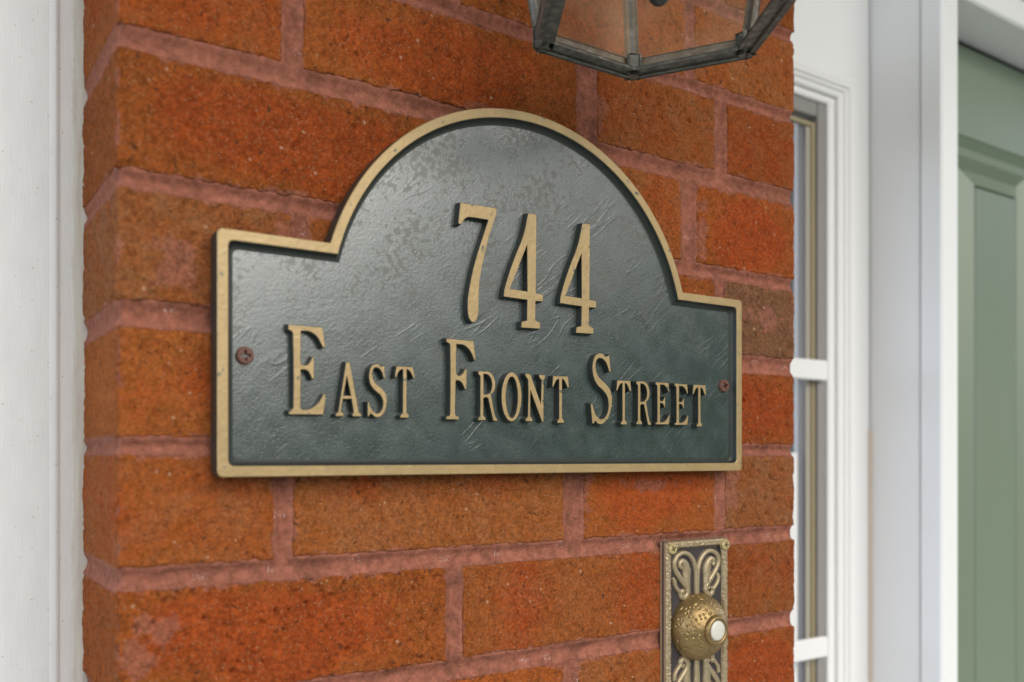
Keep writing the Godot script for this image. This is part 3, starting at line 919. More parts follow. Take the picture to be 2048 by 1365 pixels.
func cross_screw(x: float, y: float, z: float, r: float, m: Material, parent: Node3D, turn: float) -> void:
	# pan head with a cross slot cut through its top
	var g := Geo.new()
	var a := r * 0.62
	var w := r * 0.15
	var slot := PackedVector2Array()
	for k in 4:
		var q := turn + k * PI / 2.0
		for e in [Vector2(w, w), Vector2(a, w), Vector2(a, -w)]:
			slot.append(Vector2(x, y) + Vector2(e.x, -e.y).rotated(q) if e.x == a else Vector2(x, y) + Vector2(w, -w).rotated(q))
	slot = PackedVector2Array()
	for k in 4:
		var q := turn + k * PI / 2.0
		slot.append(Vector2(x, y) + Vector2(a, -w).rotated(q))
		slot.append(Vector2(x, y) + Vector2(a, w).rotated(q))
		slot.append(Vector2(x, y) + Vector2(w, w).rotated(q))
	var rim := PackedVector2Array()
	var rim2 := PackedVector2Array()
	for k in 32:
		var q := TAU * k / 32.0
		rim.append(Vector2(x + cos(q) * r, y + sin(q) * r))
		rim2.append(Vector2(x + cos(q) * r * 0.86, y + sin(q) * r * 0.86))
	ring_band(g, rim, rim, z - 2.0, z + r * 0.22)
	ring_band(g, rim, rim2, z + r * 0.22, z + r * 0.42)
	var t := triangulate(rim2, ccw(slot, false))
	for i in t.size() / 3:
		g.tri(P(t[i * 3].x, t[i * 3].y, z + r * 0.42), P(t[i * 3 + 1].x, t[i * 3 + 1].y, z + r * 0.42), P(t[i * 3 + 2].x, t[i * 3 + 2].y, z + r * 0.42), Vector3.BACK)
	ring_band(g, slot, slot, z - r * 0.2, z + r * 0.42)
	var o := part("screw", g.mesh(), m, parent)
	var s := Geo.new()
	s.box(P(x - r * 0.7, y - r * 0.7, z - r * 0.3), P(x + r * 0.7, y + r * 0.7, z - r * 0.2), 0.0001)
	part("slot", s.mesh(), M.hole, o)

func build_plaque() -> void:
	var t := thing("address_plaque", "dark green arched address plaque with gold rim and raised gold lettering", "sign")
	var front := 16.0
	var low := 11.0
	# casting: flanks, back and sunk field
	var g := Geo.new()
	var o0 := plaque_ring(0.9)
	var o1 := plaque_ring(-0.1)
	var o2 := plaque_ring(0.0)
	ring_band(g, o0, o1, 3.0, 5.0)
	ring_band(g, o1, o2, 5.0, front - 0.45)
	var tb := triangulate(o0)
	for i in tb.size() / 3:
		g.tri(P(tb[i * 3].x, tb[i * 3].y, 3.0), P(tb[i * 3 + 1].x, tb[i * 3 + 1].y, 3.0), P(tb[i * 3 + 2].x, tb[i * 3 + 2].y, 3.0), Vector3.FORWARD)
	# inner cove from the rim down to the field
	var prev := plaque_ring(5.75)
	var zp := front - 0.4
	for k in [[6.1, 14.4], [6.4, 12.9], [7.0, 11.8], [8.0, 11.15], [9.4, low]]:
		var nx := plaque_ring(k[0])
		for i in prev.size():
			var j := (i + 1) % prev.size()
			var e := (prev[j] - prev[i]).normalized()
			g.quad(P(prev[i].x, prev[i].y, zp), P(prev[j].x, prev[j].y, zp), P(nx[j].x, nx[j].y, k[1]), P(nx[i].x, nx[i].y, k[1]), Vector3(-e.y, e.x, 0.4))
		prev = nx
		zp = k[1]
	part("casting", g.mesh(), M.green_edge, t)
	var fl := Geo.new()
	fill(fl, prev, low)
	part("field", fl.mesh(), M.field, t)
	# gold rim
	g = Geo.new()
	var r0 := plaque_ring(0.0)
	var r1 := plaque_ring(0.45)
	var r2 := plaque_ring(5.35)
	var r3 := plaque_ring(5.75)
	for i in r0.size():
		var j := (i + 1) % r0.size()
		var e := (r0[j] - r0[i]).normalized()
		g.quad(P(r0[i].x, r0[i].y, front - 0.45), P(r0[j].x, r0[j].y, front - 0.45), P(r1[j].x, r1[j].y, front), P(r1[i].x, r1[i].y, front), Vector3(e.y, -e.x, 1.0))
		g.quad(P(r1[i].x, r1[i].y, front), P(r1[j].x, r1[j].y, front), P(r2[j].x, r2[j].y, front), P(r2[i].x, r2[i].y, front), Vector3.BACK)
		g.quad(P(r2[i].x, r2[i].y, front), P(r2[j].x, r2[j].y, front), P(r3[j].x, r3[j].y, front - 0.4), P(r3[i].x, r3[i].y, front - 0.4), Vector3(-e.y, e.x, 1.0))
	part("rim", g.mesh(), M.gold, t)
	# 744
	for k in [["7", 282.2, 82.0], ["4", 315.2, 81.7], ["4", 359.3, 81.7]]:
		var hole := loop_of(GLYPHS["4_hole"], Vector2(k[1], k[2])) if k[0] == "4" else PackedVector2Array()
		part("numeral", raised(loop_of(GLYPHS[k[0]], Vector2(k[1], k[2])), hole, low - 0.5, front), [M.gold, M.green_edge], t)
	# East Front Street, in capitals and small capitals: glyph, left, width, height
	var row := [["E", 175.6, 21.6, 0], ["A", 202.8, 15.8, 30.9], ["s", 222.3, 12.2, 30.9], ["T", 239.5, 13.2, 30.4],
		["F", 273.8, 20.9, 0], ["R", 296.3, 14.4, 30.5], ["O", 313.6, 15.4, 31.0], ["N", 331.8, 15.8, 30.7], ["t", 353.0, 14.0, 30.5],
		["S", 385.0, 19.0, 0], ["t", 407.6, 13.6, 30.2], ["R", 425.7, 14.2, 30.3], ["E", 443.8, 13.9, 30.4], ["E", 462.4, 13.7, 30.2], ["t", 480.4, 14.0, 30.4]]
	for k in row:
		var base := loop_of(GLYPHS[k[0]])
		var w := 0.0
		var h := 0.0
		for p in base:
			w = maxf(w, p.x); h = maxf(h, p.y)
		var scl := Vector2(k[2] / w, 1.0 if k[3] == 0 else k[3] / h)
		var at := Vector2(k[1], 22.0)
		var hole := loop_of(GLYPHS[k[0] + "_hole"], at, scl) if GLYPHS.has(k[0] + "_hole") else PackedVector2Array()
		part("letter", raised(loop_of(GLYPHS[k[0]], at, scl), hole, low - 0.5, front), [M.gold, M.green_edge], t)
	cross_screw(153.3, 53.3, 11.6, 4.7, M.screw_brown, t, 0.05)
	cross_screw(517.4, 53.1, 11.6, 4.7, M.screw_brown, t, 0.35)

# ---------------------------------------------------------------- doorbell
const BX := 496.2
const BY := -127.3

func curve(pts: Array, per := 5) -> PackedVector2Array:
	var c := PackedVector2Array()
	for i in pts.size() - 1:
		var p0: Vector2 = pts[maxi(i - 1, 0)]
		var p3: Vector2 = pts[mini(i + 2, pts.size() - 1)]
		for k in per:
			c.append(pts[i].cubic_interpolate(pts[i + 1], p0, p3, k / float(per)))
	c.append(pts[pts.size() - 1])
	return c

# a ridge of half-round section lying on the plate
func ridge(g: Geo, path: PackedVector2Array, z: float, wide: Array, high: float, nz: FastNoiseLite) -> void:
	var seg := 6
	var first := g.v.size()
	var c := path.size()
	for i in c:
		var d := (path[mini(i + 1, c - 1)] - path[maxi(i - 1, 0)]).normalized()
		var s := Vector2(-d.y, d.x)
		var f := i / float(c - 1)
		var w: float = wide[0]
		for k in wide.size() - 1:
			var a := float(k) / (wide.size() - 1)
			var b := float(k + 1) / (wide.size() - 1)
			if f >= a:
				w = lerpf(wide[k], wide[k + 1], clampf((f - a) / (b - a), 0, 1))
		for k in seg + 1:
			var a := PI * k / seg
			var lift := high * pow(sin(a), 0.35)
			var p := path[i] + s * cos(a) * w
			lift *= 1.0 + 0.22 * nz.get_noise_2d(p.x * 3.0, p.y * 3.0)
			g.add(P(BX + p.x, BY + p.y, z + lift), Vector3(s.x * cos(a), s.y * cos(a), sin(a) * 1.2 + 0.05).normalized())
	for i in c - 1:
		for k in seg:
			var a := first + i * (seg + 1) + k
			g.stri(a, a + 1, a + seg + 2)
			g.stri(a, a + seg + 2, a + seg + 1)

func ball(g: Geo, at: Vector2, z: float, r: float) -> void:
	var first := g.v.size()
	for j in 6:
		for i in 13:
			var th := PI / 2.0 * j / 5.0
			var a := TAU * i / 12.0
			var n := Vector3(cos(a) * cos(th), sin(a) * cos(th), sin(th))
			g.add(P(BX + at.x + n.x * r, BY + at.y + n.y * r, z + n.z * r * 0.9), n)
	for j in 5:
		for i in 12:
			var k := first + j * 13 + i
			g.stri(k, k + 1, k + 14)
			g.stri(k, k + 14, k + 13)

func vv(a: Array) -> Array:
	var o := []
	for i in a.size() / 2:
		o.append(Vector2(a[i * 2], a[i * 2 + 1]))
	return o

func build_doorbell() -> void:
	var t := thing("doorbell", "ornate antique bronze doorbell plate with dimpled dome and white button", "doorbell")
	var hw := 32.6
	var hh := 65.0
	var base := 3.6
	var g := Geo.new()
	g.box(P(BX - hw, BY - hh, -1.0), P(BX + hw, BY + hh, base), 0.0004)
	part("plate", g.mesh(), M.patina, t)
	# raised hammered frame
	g = Geo.new()
	var nz := noise(201, 0.5, 3)
	var fw := 6.4
	for side in 4:
		var vert := side < 2
		var len := (hh if vert else hw) * 2.0
		var cols := int(len / 0.7)
		var rows := 11
		var pts := PackedVector3Array()
		var uvs := PackedVector2Array()
		for j in rows:
			for i in cols + 1:
				var s := -len * 0.5 + len * i / cols
				var f := j / float(rows - 1)
				# cut the ends to a mitre
				var w := fw * f
				s = clampf(s, -len * 0.5 + w, len * 0.5 - w)
				var prof := 1.0 if f > 0.12 and f < 0.9 else 0.55 if f < 0.5 else 0.0
				if f == 0.0:
					prof = -1.2
				var x := 0.0
				var y := 0.0
				match side:
					0: x = -hw - 0.25 + w; y = s
					1: x = hw + 0.25 - w; y = -s
					2: x = -s; y = hh + 0.25 - w
					3: x = s; y = -hh - 0.25 + w
				var hm := nz.get_noise_2d(x * 1.6, y * 1.6) * 1.5
				var z := base + (2.5 + (hm * 0.9 if f > 0.15 and f < 0.85 else 0.0)) * prof
				if prof < 0.0:
					z = 0.0
				pts.append(P(BX + x, BY + y, z))
				uvs.append(Vector2(x, y) * 0.01)
		var q := Geo.new()
		q.grid(pts, cols + 1, rows, uvs, PackedColorArray(), Vector3.BACK)
		# face outwards
		var flip := q.n[q.n.size() / 2].z < 0.0
		var f0 := g.v.size()
		for i in q.v.size():
			g.add(q.v[i], -q.n[i] if flip else q.n[i], q.uv[i])
		for i in q.ix.size() / 3:
			g.stri(f0 + q.ix[i * 3], f0 + q.ix[i * 3 + 1], f0 + q.ix[i * 3 + 2])
	part("frame", g.mesh(), M.relief, t)
	# scrolls: the left half of the upper ornament, mirrored to the right and downwards
	var big := vv([-0.2, 22, -0.4, 30, -0.6, 38, -1.6, 44.5, -4.2, 50.2, -8.4, 54.2, -13.8, 55.8, -19.4, 54.2, -22.6, 50.6, -23.0, 46.4, -20.8, 41.8, -16.6, 36.8, -12.4, 32.4, -9.4, 28.2, -10.4, 24.2, -13.6, 22.6, -16.2, 24.2, -16.2, 27.0, -14.0, 27.6])
	var leaf := vv([-9.8, 26.5, -10.0, 32.0, -10.6, 37.0, -10.6, 42.0, -12.0, 46.6, -14.8, 49.4, -17.4, 48.6, -17.4, 45.8, -15.4, 45.0])
	var hook := vv([-23.2, 37.0, -22.6, 33.0, -20.2, 29.5, -17.0, 26.6])
	for my in [1.0, -1.0]:
		for mx in [1.0, -1.0]:
			var sc := Vector2(mx, my)
			for k in [[big, [1.9, 1.7, 1.6, 2.0, 2.3, 1.6]], [leaf, [1.8, 3.2, 4.0, 2.6, 1.4, 1.4]], [hook, [1.5, 1.3, 1.3, 1.4]]]:
				var path := []
				for p in k[0]:
					path.append(p * sc)
				g = Geo.new()
				var cv := curve(path)
				ridge(g, cv, base - 0.1, k[1], 2.7, nz)
				ball(g, cv[cv.size() - 1], base, 1.7)
				if k[0] == hook:
					ball(g, cv[0], base, 1.5)
				part("scroll", g.mesh(), M.relief, t)
	# dimpled dome
	g = Geo.new()
	var rr := 25.2
	var rng := RandomNumberGenerator.new()
	rng.seed = 12
	var dents := []
	for i in 190:
		var a := rng.randf() * TAU
		var th := acos(rng.randf_range(0.12, 0.86))
		dents.append([Vector3(cos(a) * sin(th), sin(a) * sin(th), cos(th)), rng.randf_range(0.016, 0.045)])
	var nd := noise(203, 1.6, 2)
	var cl := 220
	var rw := 90
	var pts := PackedVector3Array()
	var uvs := PackedVector2Array()
	var cc := PackedColorArray()
	for j in rw + 1:
		var th := PI / 2.0 * j / rw
		for i in cl + 1:
			var a := TAU * i / cl
			var n := Vector3(cos(a) * sin(th), sin(a) * sin(th), cos(th))
			var dip := 0.0
			if th > 0.4:
				for d in dents:
					var q: Vector3 = d[0]
					var ds := n.distance_to(q)
					if ds < d[1]:
						dip = maxf(dip, minf(1.0, 2.4 * (1.0 - ds / d[1])) * minf(d[1] * 22.0, 1.0))
			var r := rr - dip * 0.95 + 0.10 * nd.get_noise_3d(n.x * 3.0, n.y * 3.0, n.z * 3.0)
			pts.append(P(BX + n.x * r, BY + n.y * r, base + n.z * r * 0.86))
			uvs.append(Vector2(a, th))
	g.grid(pts, cl + 1, rw + 1, uvs, cc, Vector3.BACK)
	var flip := g.n[g.n.size() / 2].dot((g.v[g.v.size() / 2] - P(BX, BY, base))) < 0.0
	if flip:
		for i in g.n.size():
			g.n[i] = -g.n[i]
		g.ix.reverse()
	part("dome", g.mesh(), M.bronze, t)
	# collar and push button
	var zc := base + rr * 0.86
	g = Geo.new()
	lathe(g, [[11.4, zc - 3.4], [11.2, zc - 0.6], [10.4, zc + 1.0], [9.0, zc + 1.5], [7.9, zc + 1.0], [7.6, zc - 0.4]])
	part("collar", g.mesh(), M.bronze, t)
	g = Geo.new()
	lathe(g, [[7.5, zc - 0.5], [7.2, zc + 0.7], [6.0, zc + 1.3], [4.0, zc + 1.7], [2.0, zc + 1.9], [0.01, zc + 2.0]])
	part("button", g.mesh(), M.button, t)
	for sx in [-1.0, 1.0]:
		for sy in [-1.0, 1.0]:
			cross_screw(BX + sx * 27.6, BY + sy * 59.8, base + 3.7, 3.9, M.brass, t, 0.5 if sx < 0 else 0.1)

func lathe(g: Geo, prof: Array) -> void:
	var c := 40
	var first := g.v.size()
	for j in prof.size():
		var a: Array = prof[maxi(j - 1, 0)]
		var b: Array = prof[mini(j + 1, prof.size() - 1)]
		var d := Vector2(b[0] - a[0], b[1] - a[1]).normalized()
		for i in c + 1:
			var an := TAU * i / c
			g.add(P(BX + cos(an) * prof[j][0], BY + sin(an) * prof[j][0], prof[j][1]), Vector3(cos(an) * d.y, sin(an) * d.y, -d.x))
	for j in prof.size() - 1:
		for i in c:
			var k := first + j * (c + 1) + i
			g.stri(k, k + 1, k + c + 2)
			g.stri(k, k + c + 2, k + c + 1)

# ---------------------------------------------------------------- lantern
# a bar of rectangular section from a to b; up is one of its cross axes
func bar(g: Geo, a: Vector3, b: Vector3, up: Vector3, w: float, h: float) -> void:
	var d := (b - a).normalized()
	var s := d.cross(up).normalized()
	var u := s.cross(d).normalized()
	var ch := minf(w, h) * 0.16
	var sec := []
	for k in [[-1, -1, 0, 1], [-1, -1, 1, 0], [-1, 1, 1, 0], [-1, 1, 0, 1], [1, 1, 0, 1], [1, 1, 1, 0], [1, -1, 1, 0], [1, -1, 0, 1]]:
		sec.append(s * (k[0] * (w * 0.5 - ch * k[2])) + u * (k[1] * (h * 0.5 - ch * k[3])))
	for i in 8:
		var p: Vector3 = sec[i]
		var q: Vector3 = sec[(i + 1) % 8]
		g.quad(a + p, a + q, b + q, b + p, p + q)
	for i in range(1, 7):
		g.tri(a + sec[0], a + sec[i], a + sec[i + 1], -d)
		g.tri(b + sec[0], b + sec[i], b + sec[i + 1], d)

func build_lantern() -> void:
	var t := thing("wall_lantern", "hexagonal wall lantern of aged pewter metal with dusty clear glass", "lantern")
	var c := Vector2(356.7, 112.0)
	var lowr := 75.0
	var topr := 112.0
	var y0 := 245.0
	var y1 := 450.0
	var lo := []
	var hi := []
	for k in 6:
		var a := PI / 3.0 * k
		lo.append(P(c.x + cos(a) * lowr, y0, c.y + sin(a) * lowr))
		hi.append(P(c.x + cos(a) * topr, y1, c.y + sin(a) * topr))
	var mid := P(c.x, y0, c.y)
	for k in 6:
		var j := (k + 1) % 6
		var out: Vector3 = ((lo[k] + lo[j]) * 0.5 - mid).normalized()
		var g := Geo.new()
		# bottom rail: an angle of two strips
		var d: Vector3 = (lo[j] - lo[k]).normalized()
		bar(g, lo[k] - d * 0.001 + Vector3(0, 0.0045, 0), lo[j] + d * 0.001 + Vector3(0, 0.0045, 0), Vector3.UP, 0.0040, 0.0125)
		bar(g, lo[k] - out * 0.0045 + Vector3(0, 0.0012, 0), lo[j] - out * 0.0045 + Vector3(0, 0.0012, 0), Vector3.UP, 0.0100, 0.0022)
		part("bottom_rail", g.mesh(), M.pewter, t)
		g = Geo.new()
		var r: Vector3 = (lo[k] - mid).normalized()
		bar(g, lo[k] - r * 0.002 + Vector3(0, 0.004, 0), hi[k] - r * 0.002, r, 0.0085, 0.0056)
		part("corner_bar", g.mesh(), M.pewter, t)
		g = Geo.new()   # soldered corner
		var knob: Vector3 = lo[k] - r * 0.0035 + Vector3(0, 0.0020, 0)
		bar(g, knob - Vector3(0, 0.0034, 0), knob + Vector3(0, 0.0095, 0), r, 0.0096, 0.0112)
		part("solder_joint", g.mesh(), M.pewter, t)
		g = Geo.new()
		bar(g, hi[k], hi[j], Vector3.UP, 0.006, 0.012)
		part("top_rail", g.mesh(), M.pewter, t)
		g = Geo.new()
		var s := out * 0.0030
		var up := Vector3(0, 0.0024, 0)
		g.quad(lo[k] - s + up, lo[j] - s + up, hi[j] - s, hi[k] - s, out)
		part("glass_pane", g.mesh(), M.dusty, t)
		g = Geo.new()
		var apex := P(c.x, 560.0, c.y)
		g.tri(hi[k] + r * 0.012, hi[j] + (lo[j] - mid).normalized() * 0.012, apex, out + Vector3.UP)
		part("roof_panel", g.mesh(), M.pewter, t)
	# candle socket hanging in the middle
	var g := Geo.new()
	bar(g, P(c.x, 560.0, c.y), P(c.x, 318.0, c.y), Vector3.BACK, 0.008, 0.008)
	part("stem", g.mesh(), M.pewter, t)
	g = Geo.new()
	var first := 0
	var prof := [[0.1, 254.5], [3.4, 255.2], [5.6, 257.5], [6.4, 262.0], [5.4, 268.0], [6.0, 280.0], [12.0, 284.0], [12.5, 320.0], [4.0, 325.0]]
	for j in prof.size():
		for i in 25:
			var a := TAU * i / 24
			g.add(P(c.x + cos(a) * prof[j][0], prof[j][1], c.y + sin(a) * prof[j][0]), Vector3(cos(a), -0.8 if j < 3 else 0.0, sin(a)).normalized())
	for j in prof.size() - 1:
		for i in 24:
			var k := first + j * 25 + i
			g.stri(k, k + 1, k + 26)
			g.stri(k, k + 26, k + 25)
	part("socket", g.mesh(), M.socket, t)
	# arm and back plate on the wall, above the picture
	g = Geo.new()
	g.box(P(c.x - 45.0, 400.0, 0.5), P(c.x + 45.0, 560.0, 14.0), 0.003)
	part("back_plate", g.mesh(), M.pewter, t)
	g = Geo.new()
	bar(g, P(c.x, 540.0, 10.0), P(c.x, 556.0, c.y), Vector3.UP, 0.014, 0.014)
	part("arm", g.mesh(), M.pewter, t)

# ---------------------------------------------------------------- white woodwork
func build_left_trim() -> void:
	var t := thing("pilaster_trim", "white painted upright trim board sealed against the left return of the bricks", "trim")
	var g := Geo.new()
	var z := -97.0
	var prof := [Vector2(-420, -160), Vector2(-420, z), Vector2(74.0, z), Vector2(75.5, z + 0.35), Vector2(77.2, z + 0.5), Vector2(78.6, z + 0.1), Vector2(79.4, z - 0.7), Vector2(80.4, z - 0.9), Vector2(86.0, z - 1.2), Vector2(99.0, z - 1.4)]
	var pm := []
	for p in prof:
		pm.append(p * MM)
	g.upright(pm, 0.0, EYE + 1.25, Vector3(0, 0, 1))
	part("board", g.mesh(), M.white, t)
	# sealant squeezed along the brick
	g = Geo.new()
	var nz := noise(301, 0.03, 3)
	var nf := noise(302, 0.25, 3)
	var pts := PackedVector3Array()
	var uvs := PackedVector2Array()
	var cc := PackedColorArray()
	var rows := 0
	var y := -330.0
	var cols := 15
	while y < 480.0:
		rows += 1
		var lf := 85.6 + 1.6 * nz.get_noise_1d(y * 0.6) + 0.7 * nf.get_noise_1d(y * 0.7)
		var rt := 96.0 + 1.4 * nz.get_noise_1d(y + 900.0)
		for i in cols:
			var f := i / float(cols - 1)
			var x := lerpf(lf, rt + 1.2, f)
			var h := -1.5 + 1.3 * sin(PI * pow(f, 0.8)) + 0.18 * nf.get_noise_2d(x * 2.0, y * 0.5) + 0.5 * nz.get_noise_2d(x * 6.0, y * 0.7)
			h += 2.6 * pow(f, 4.0)
			if f == 0.0:
				h = -2.2
			pts.append(P(x, y, z + h))
			uvs.append(Vector2(x, y) / 100.0)
			var c := Color(0.50, 0.475, 0.43)
			cc.append(c)
		y += 1.5
	g.grid(pts, cols, rows, uvs, cc, Vector3.BACK)
	part("sealant", g.mesh(), M.caulk, t)

func build_entrance() -> void:
	var top := EYE + 1.25
	# wall panel beside and above the sidelight
	var zs := -0.150
	var px := 0.9337
	var g := Geo.new()
	g.box(Vector3(0.56, EYE + 0.427, zs - 0.06), Vector3(px, top, zs), 0.0)
	g.box(Vector3(0.909, 0.0, zs - 0.06), Vector3(px, EYE + 0.427, zs), 0.0)
	structure("wall", "white boarded wall around the sidelight window", "wall", g.mesh(), M.trim)
	# sidelight window
	var t := thing("sidelight_window", "narrow sidelight window with white moulded casing and white muntins", "window")
	var ih := EYE + 0.393
	g = Geo.new()
	# moulded casing, right side: steps from the outer edge to the opening
	var oh := EYE + 0.427
	var steps := [[0.909, 0.8985, 0.0035], [0.8985, 0.8905, 0.0060], [0.8905, 0.8838, 0.0046], [0.8838, 0.874, 0.0030], [0.874, 0.862, -0.0015]]
	for s in steps:
		g.box(Vector3(s[1], 0.0, zs - 0.05), Vector3(s[0], oh - (0.909 - s[0]) * 0.72, zs + s[2]), 0.0016)
	part("casing_side", g.mesh(), M.trim, t)
	g = Geo.new()
	for s in steps:
		g.box(Vector3(0.56, oh - (0.909 - s[1]) * 0.72, zs - 0.05), Vector3(s[0] + 0.0002, oh - (0.909 - s[0]) * 0.72 + 0.0002, zs + s[2] + 0.0003), 0.0016)
	part("casing_head", g.mesh(), M.trim, t)
	var zg := -0.1625
	g = Geo.new()
	g.box(Vector3(0.8475, 0.0, zg - 0.02), Vector3(0.863, ih, zg + 0.008), 0.001)
	g.box(Vector3(0.56, ih - 0.016, zg - 0.02), Vector3(0.8475, ih, zg + 0.007), 0.001)
	part("sash", g.mesh(), M.sash, t)
	g = Geo.new()
	g.box(Vector3(0.8408, 0.0, zg + 0.0012), Vector3(0.8472, ih - 0.022, zg + 0.0052), 0.001)
	g.box(Vector3(0.56, ih - 0.0275, zg + 0.0012), Vector3(0.8406, ih - 0.022, zg + 0.0050), 0.001)
	part("brass_strip", g.mesh(), M.came, t)
	g = Geo.new()
	g.box(Vector3(0.8330, 0.0, zg + 0.0012), Vector3(0.8403, ih - 0.028, zg + 0.0038), 0.001)
	part("glazing_bead", g.mesh(), M.pale, t)
	g = Geo.new()
	g.quad(Vector3(0.56, 0.0, zg), Vector3(0.848, 0.0, zg), Vector3(0.848, ih - 0.01, zg), Vector3(0.56, ih - 0.01, zg), Vector3.BACK)
	part("glass_pane", g.mesh(), M.glass, t)
	for y in [0.0945, -0.2105, -0.5155]:
		g = Geo.new()
		g.box(Vector3(0.56, EYE + y - 0.011, zg + 0.009), Vector3(0.8535, EYE + y + 0.011, zg + 0.017), 0.0015)
		part("muntin", g.mesh(), M.trim, t)
	g = Geo.new()
	g.box(Vector3(0.79, 0.0, zg - 0.016), Vector3(0.8275, EYE + 0.004, zg - 0.003), 0.001)
	part("inner_post", g.mesh(), M.trim, t)
	g = Geo.new()
	g.box(Vector3(0.54, 0.0, -0.40), Vector3(2.6, top, -0.38), 0.001)
	structure("interior_wall", "dim grey inside wall seen through the sidelight glass", "wall", g.mesh(), M.curtain)
	# door frame
	t = thing("door_frame", "white painted door frame standing proud between sidelight and green door", "door frame")
	var zf := -0.0607
	var rx := 0.9659
	var hb := EYE + 0.5076
	g = Geo.new()
	g.box(Vector3(px + 0.0025, 0.0, -0.20), Vector3(rx, top, -0.0885), 0.001)
	part("jamb", g.mesh(), M.trim, t)
	g = Geo.new()
	g.box(Vector3(px, 0.0, -0.0865), Vector3(rx, top, zf), 0.0022)
	part("jamb_moulding", g.mesh(), M.trim, t)
	g = Geo.new()
	g.box(Vector3(rx, hb, -0.0865), Vector3(2.05, hb + 0.0322, zf - 0.0003), 0.0022)
	part("head_moulding", g.mesh(), M.trim, t)
	g = Geo.new()
	g.box(Vector3(rx + 0.0002, hb + 0.0008, -0.20), Vector3(2.05, hb + 0.05, -0.0868), 0.001)
	part("head", g.mesh(), M.trim, t)
	g = Geo.new()
	g.box(Vector3(px + 0.0005, 0.0, zs), Vector3(px + 0.0022, EYE + 0.03, zs + 0.0030), 0.0004)
	g.box(Vector3(px - 0.0016, 0.0, zs + 0.0001), Vector3(px + 0.0004, EYE + 0.03, zs + 0.0022), 0.0004)
	part("sealant", g.mesh(), M.stain, t)
	g = Geo.new()
	g.box(Vector3(rx + 0.001, hb + 0.0505, -0.20), Vector3(2.1, top, -0.075), 0.001)
	structure("wall", "white wall above the green door", "wall", g.mesh(), M.trim)
	# door
	t = thing("door", "sage green panelled front door recessed in the white frame", "door")
	var zd := -0.1185
	var dl := rx + 0.002
	var dr := rx + 0.912
	var dt := hb - 0.006
	g = Geo.new()
	g.box(Vector3(dl, hb - 0.0055, zd - 0.03), Vector3(dr, hb - 0.0005, zd - 0.004), 0.0004)
	part("weather_strip", g.mesh(), M.gap, t)
	var rb := EYE + 0.3895
	var lock := EYE - 0.60
	g = Geo.new()
	g.box(Vector3(dl, 0.01, zd - 0.044), Vector3(dr, dt, zd - 0.018), 0.001)
	part("slab", g.mesh(), M.door, t)
	var sx := [dl, 1.0535, 1.260, 1.372, 1.578, 1.690]
	g = Geo.new()
	g.box(Vector3(dl, 0.01, zd - 0.0179), Vector3(sx[1], rb - 0.0002, zd), 0.0022)
	part("stile", g.mesh(), M.door, t)
	g = Geo.new()
	g.box(Vector3(sx[2], 0.01, zd - 0.0179), Vector3(sx[3], rb - 0.0002, zd), 0.0022)
	part("stile", g.mesh(), M.door, t)
	g = Geo.new()
	g.box(Vector3(sx[4], 0.01, zd - 0.0179), Vector3(dr, rb - 0.0002, zd), 0.0022)
	part("stile", g.mesh(), M.door, t)
	g = Geo.new()
	g.box(Vector3(dl, rb, zd - 0.0178), Vector3(dr, dt, zd + 0.0002), 0.0022)
	part("rail", g.mesh(), M.door, t)
	for k in 2:
		var x0: float = sx[1 + k * 2]
		var x1: float = sx[2 + k * 2]
		g = Geo.new()
		frame_band(g, x0, x1, 0.3, rb, 0.0, zd - 0.001, 0.009, zd - 0.008)
		frame_band(g, x0, x1, 0.3, rb, 0.009, zd - 0.008, 0.020, zd - 0.0055)
		frame_band(g, x0, x1, 0.3, rb, 0.020, zd - 0.0055, 0.033, zd - 0.0125)
		part("panel_moulding", g.mesh(), M.door, t)
		g = Geo.new()
		frame_band(g, x0, x1, 0.3, rb, 0.033, zd - 0.0125, 0.0525, zd - 0.0025)
		frame_band(g, x0, x1, 0.3, rb, 0.0525, zd - 0.0025, 0.0545, zd - 0.0060)
		frame_band(g, x0, x1, 0.3, rb, 0.0545, zd - 0.0060, 0.0570, zd - 0.0020)
		g.quad(Vector3(x0 + 0.057, 0.357, zd - 0.002), Vector3(x1 - 0.057, 0.357, zd - 0.002), Vector3(x1 - 0.057, rb - 0.057, zd - 0.002), Vector3(x0 + 0.057, rb - 0.057, zd - 0.002), Vector3.BACK)
		part("panel", g.mesh(), M.door, t)

# band round an upright rectangle, from inset d0 at depth z0 to inset d1 at depth z1
func frame_band(g: Geo, x0: float, x1: float, y0: float, y1: float, d0: float, z0: float, d1: float, z1: float) -> void:
	var a := [Vector3(x0 + d0, y0 + d0, z0), Vector3(x1 - d0, y0 + d0, z0), Vector3(x1 - d0, y1 - d0, z0), Vector3(x0 + d0, y1 - d0, z0)]
	var b := [Vector3(x0 + d1, y0 + d1, z1), Vector3(x1 - d1, y0 + d1, z1), Vector3(x1 - d1, y1 - d1, z1), Vector3(x0 + d1, y1 - d1, z1)]
	for i in 4:
		var j := (i + 1) % 4
		g.quad(a[i], a[j], b[j], b[i], Vector3.BACK)

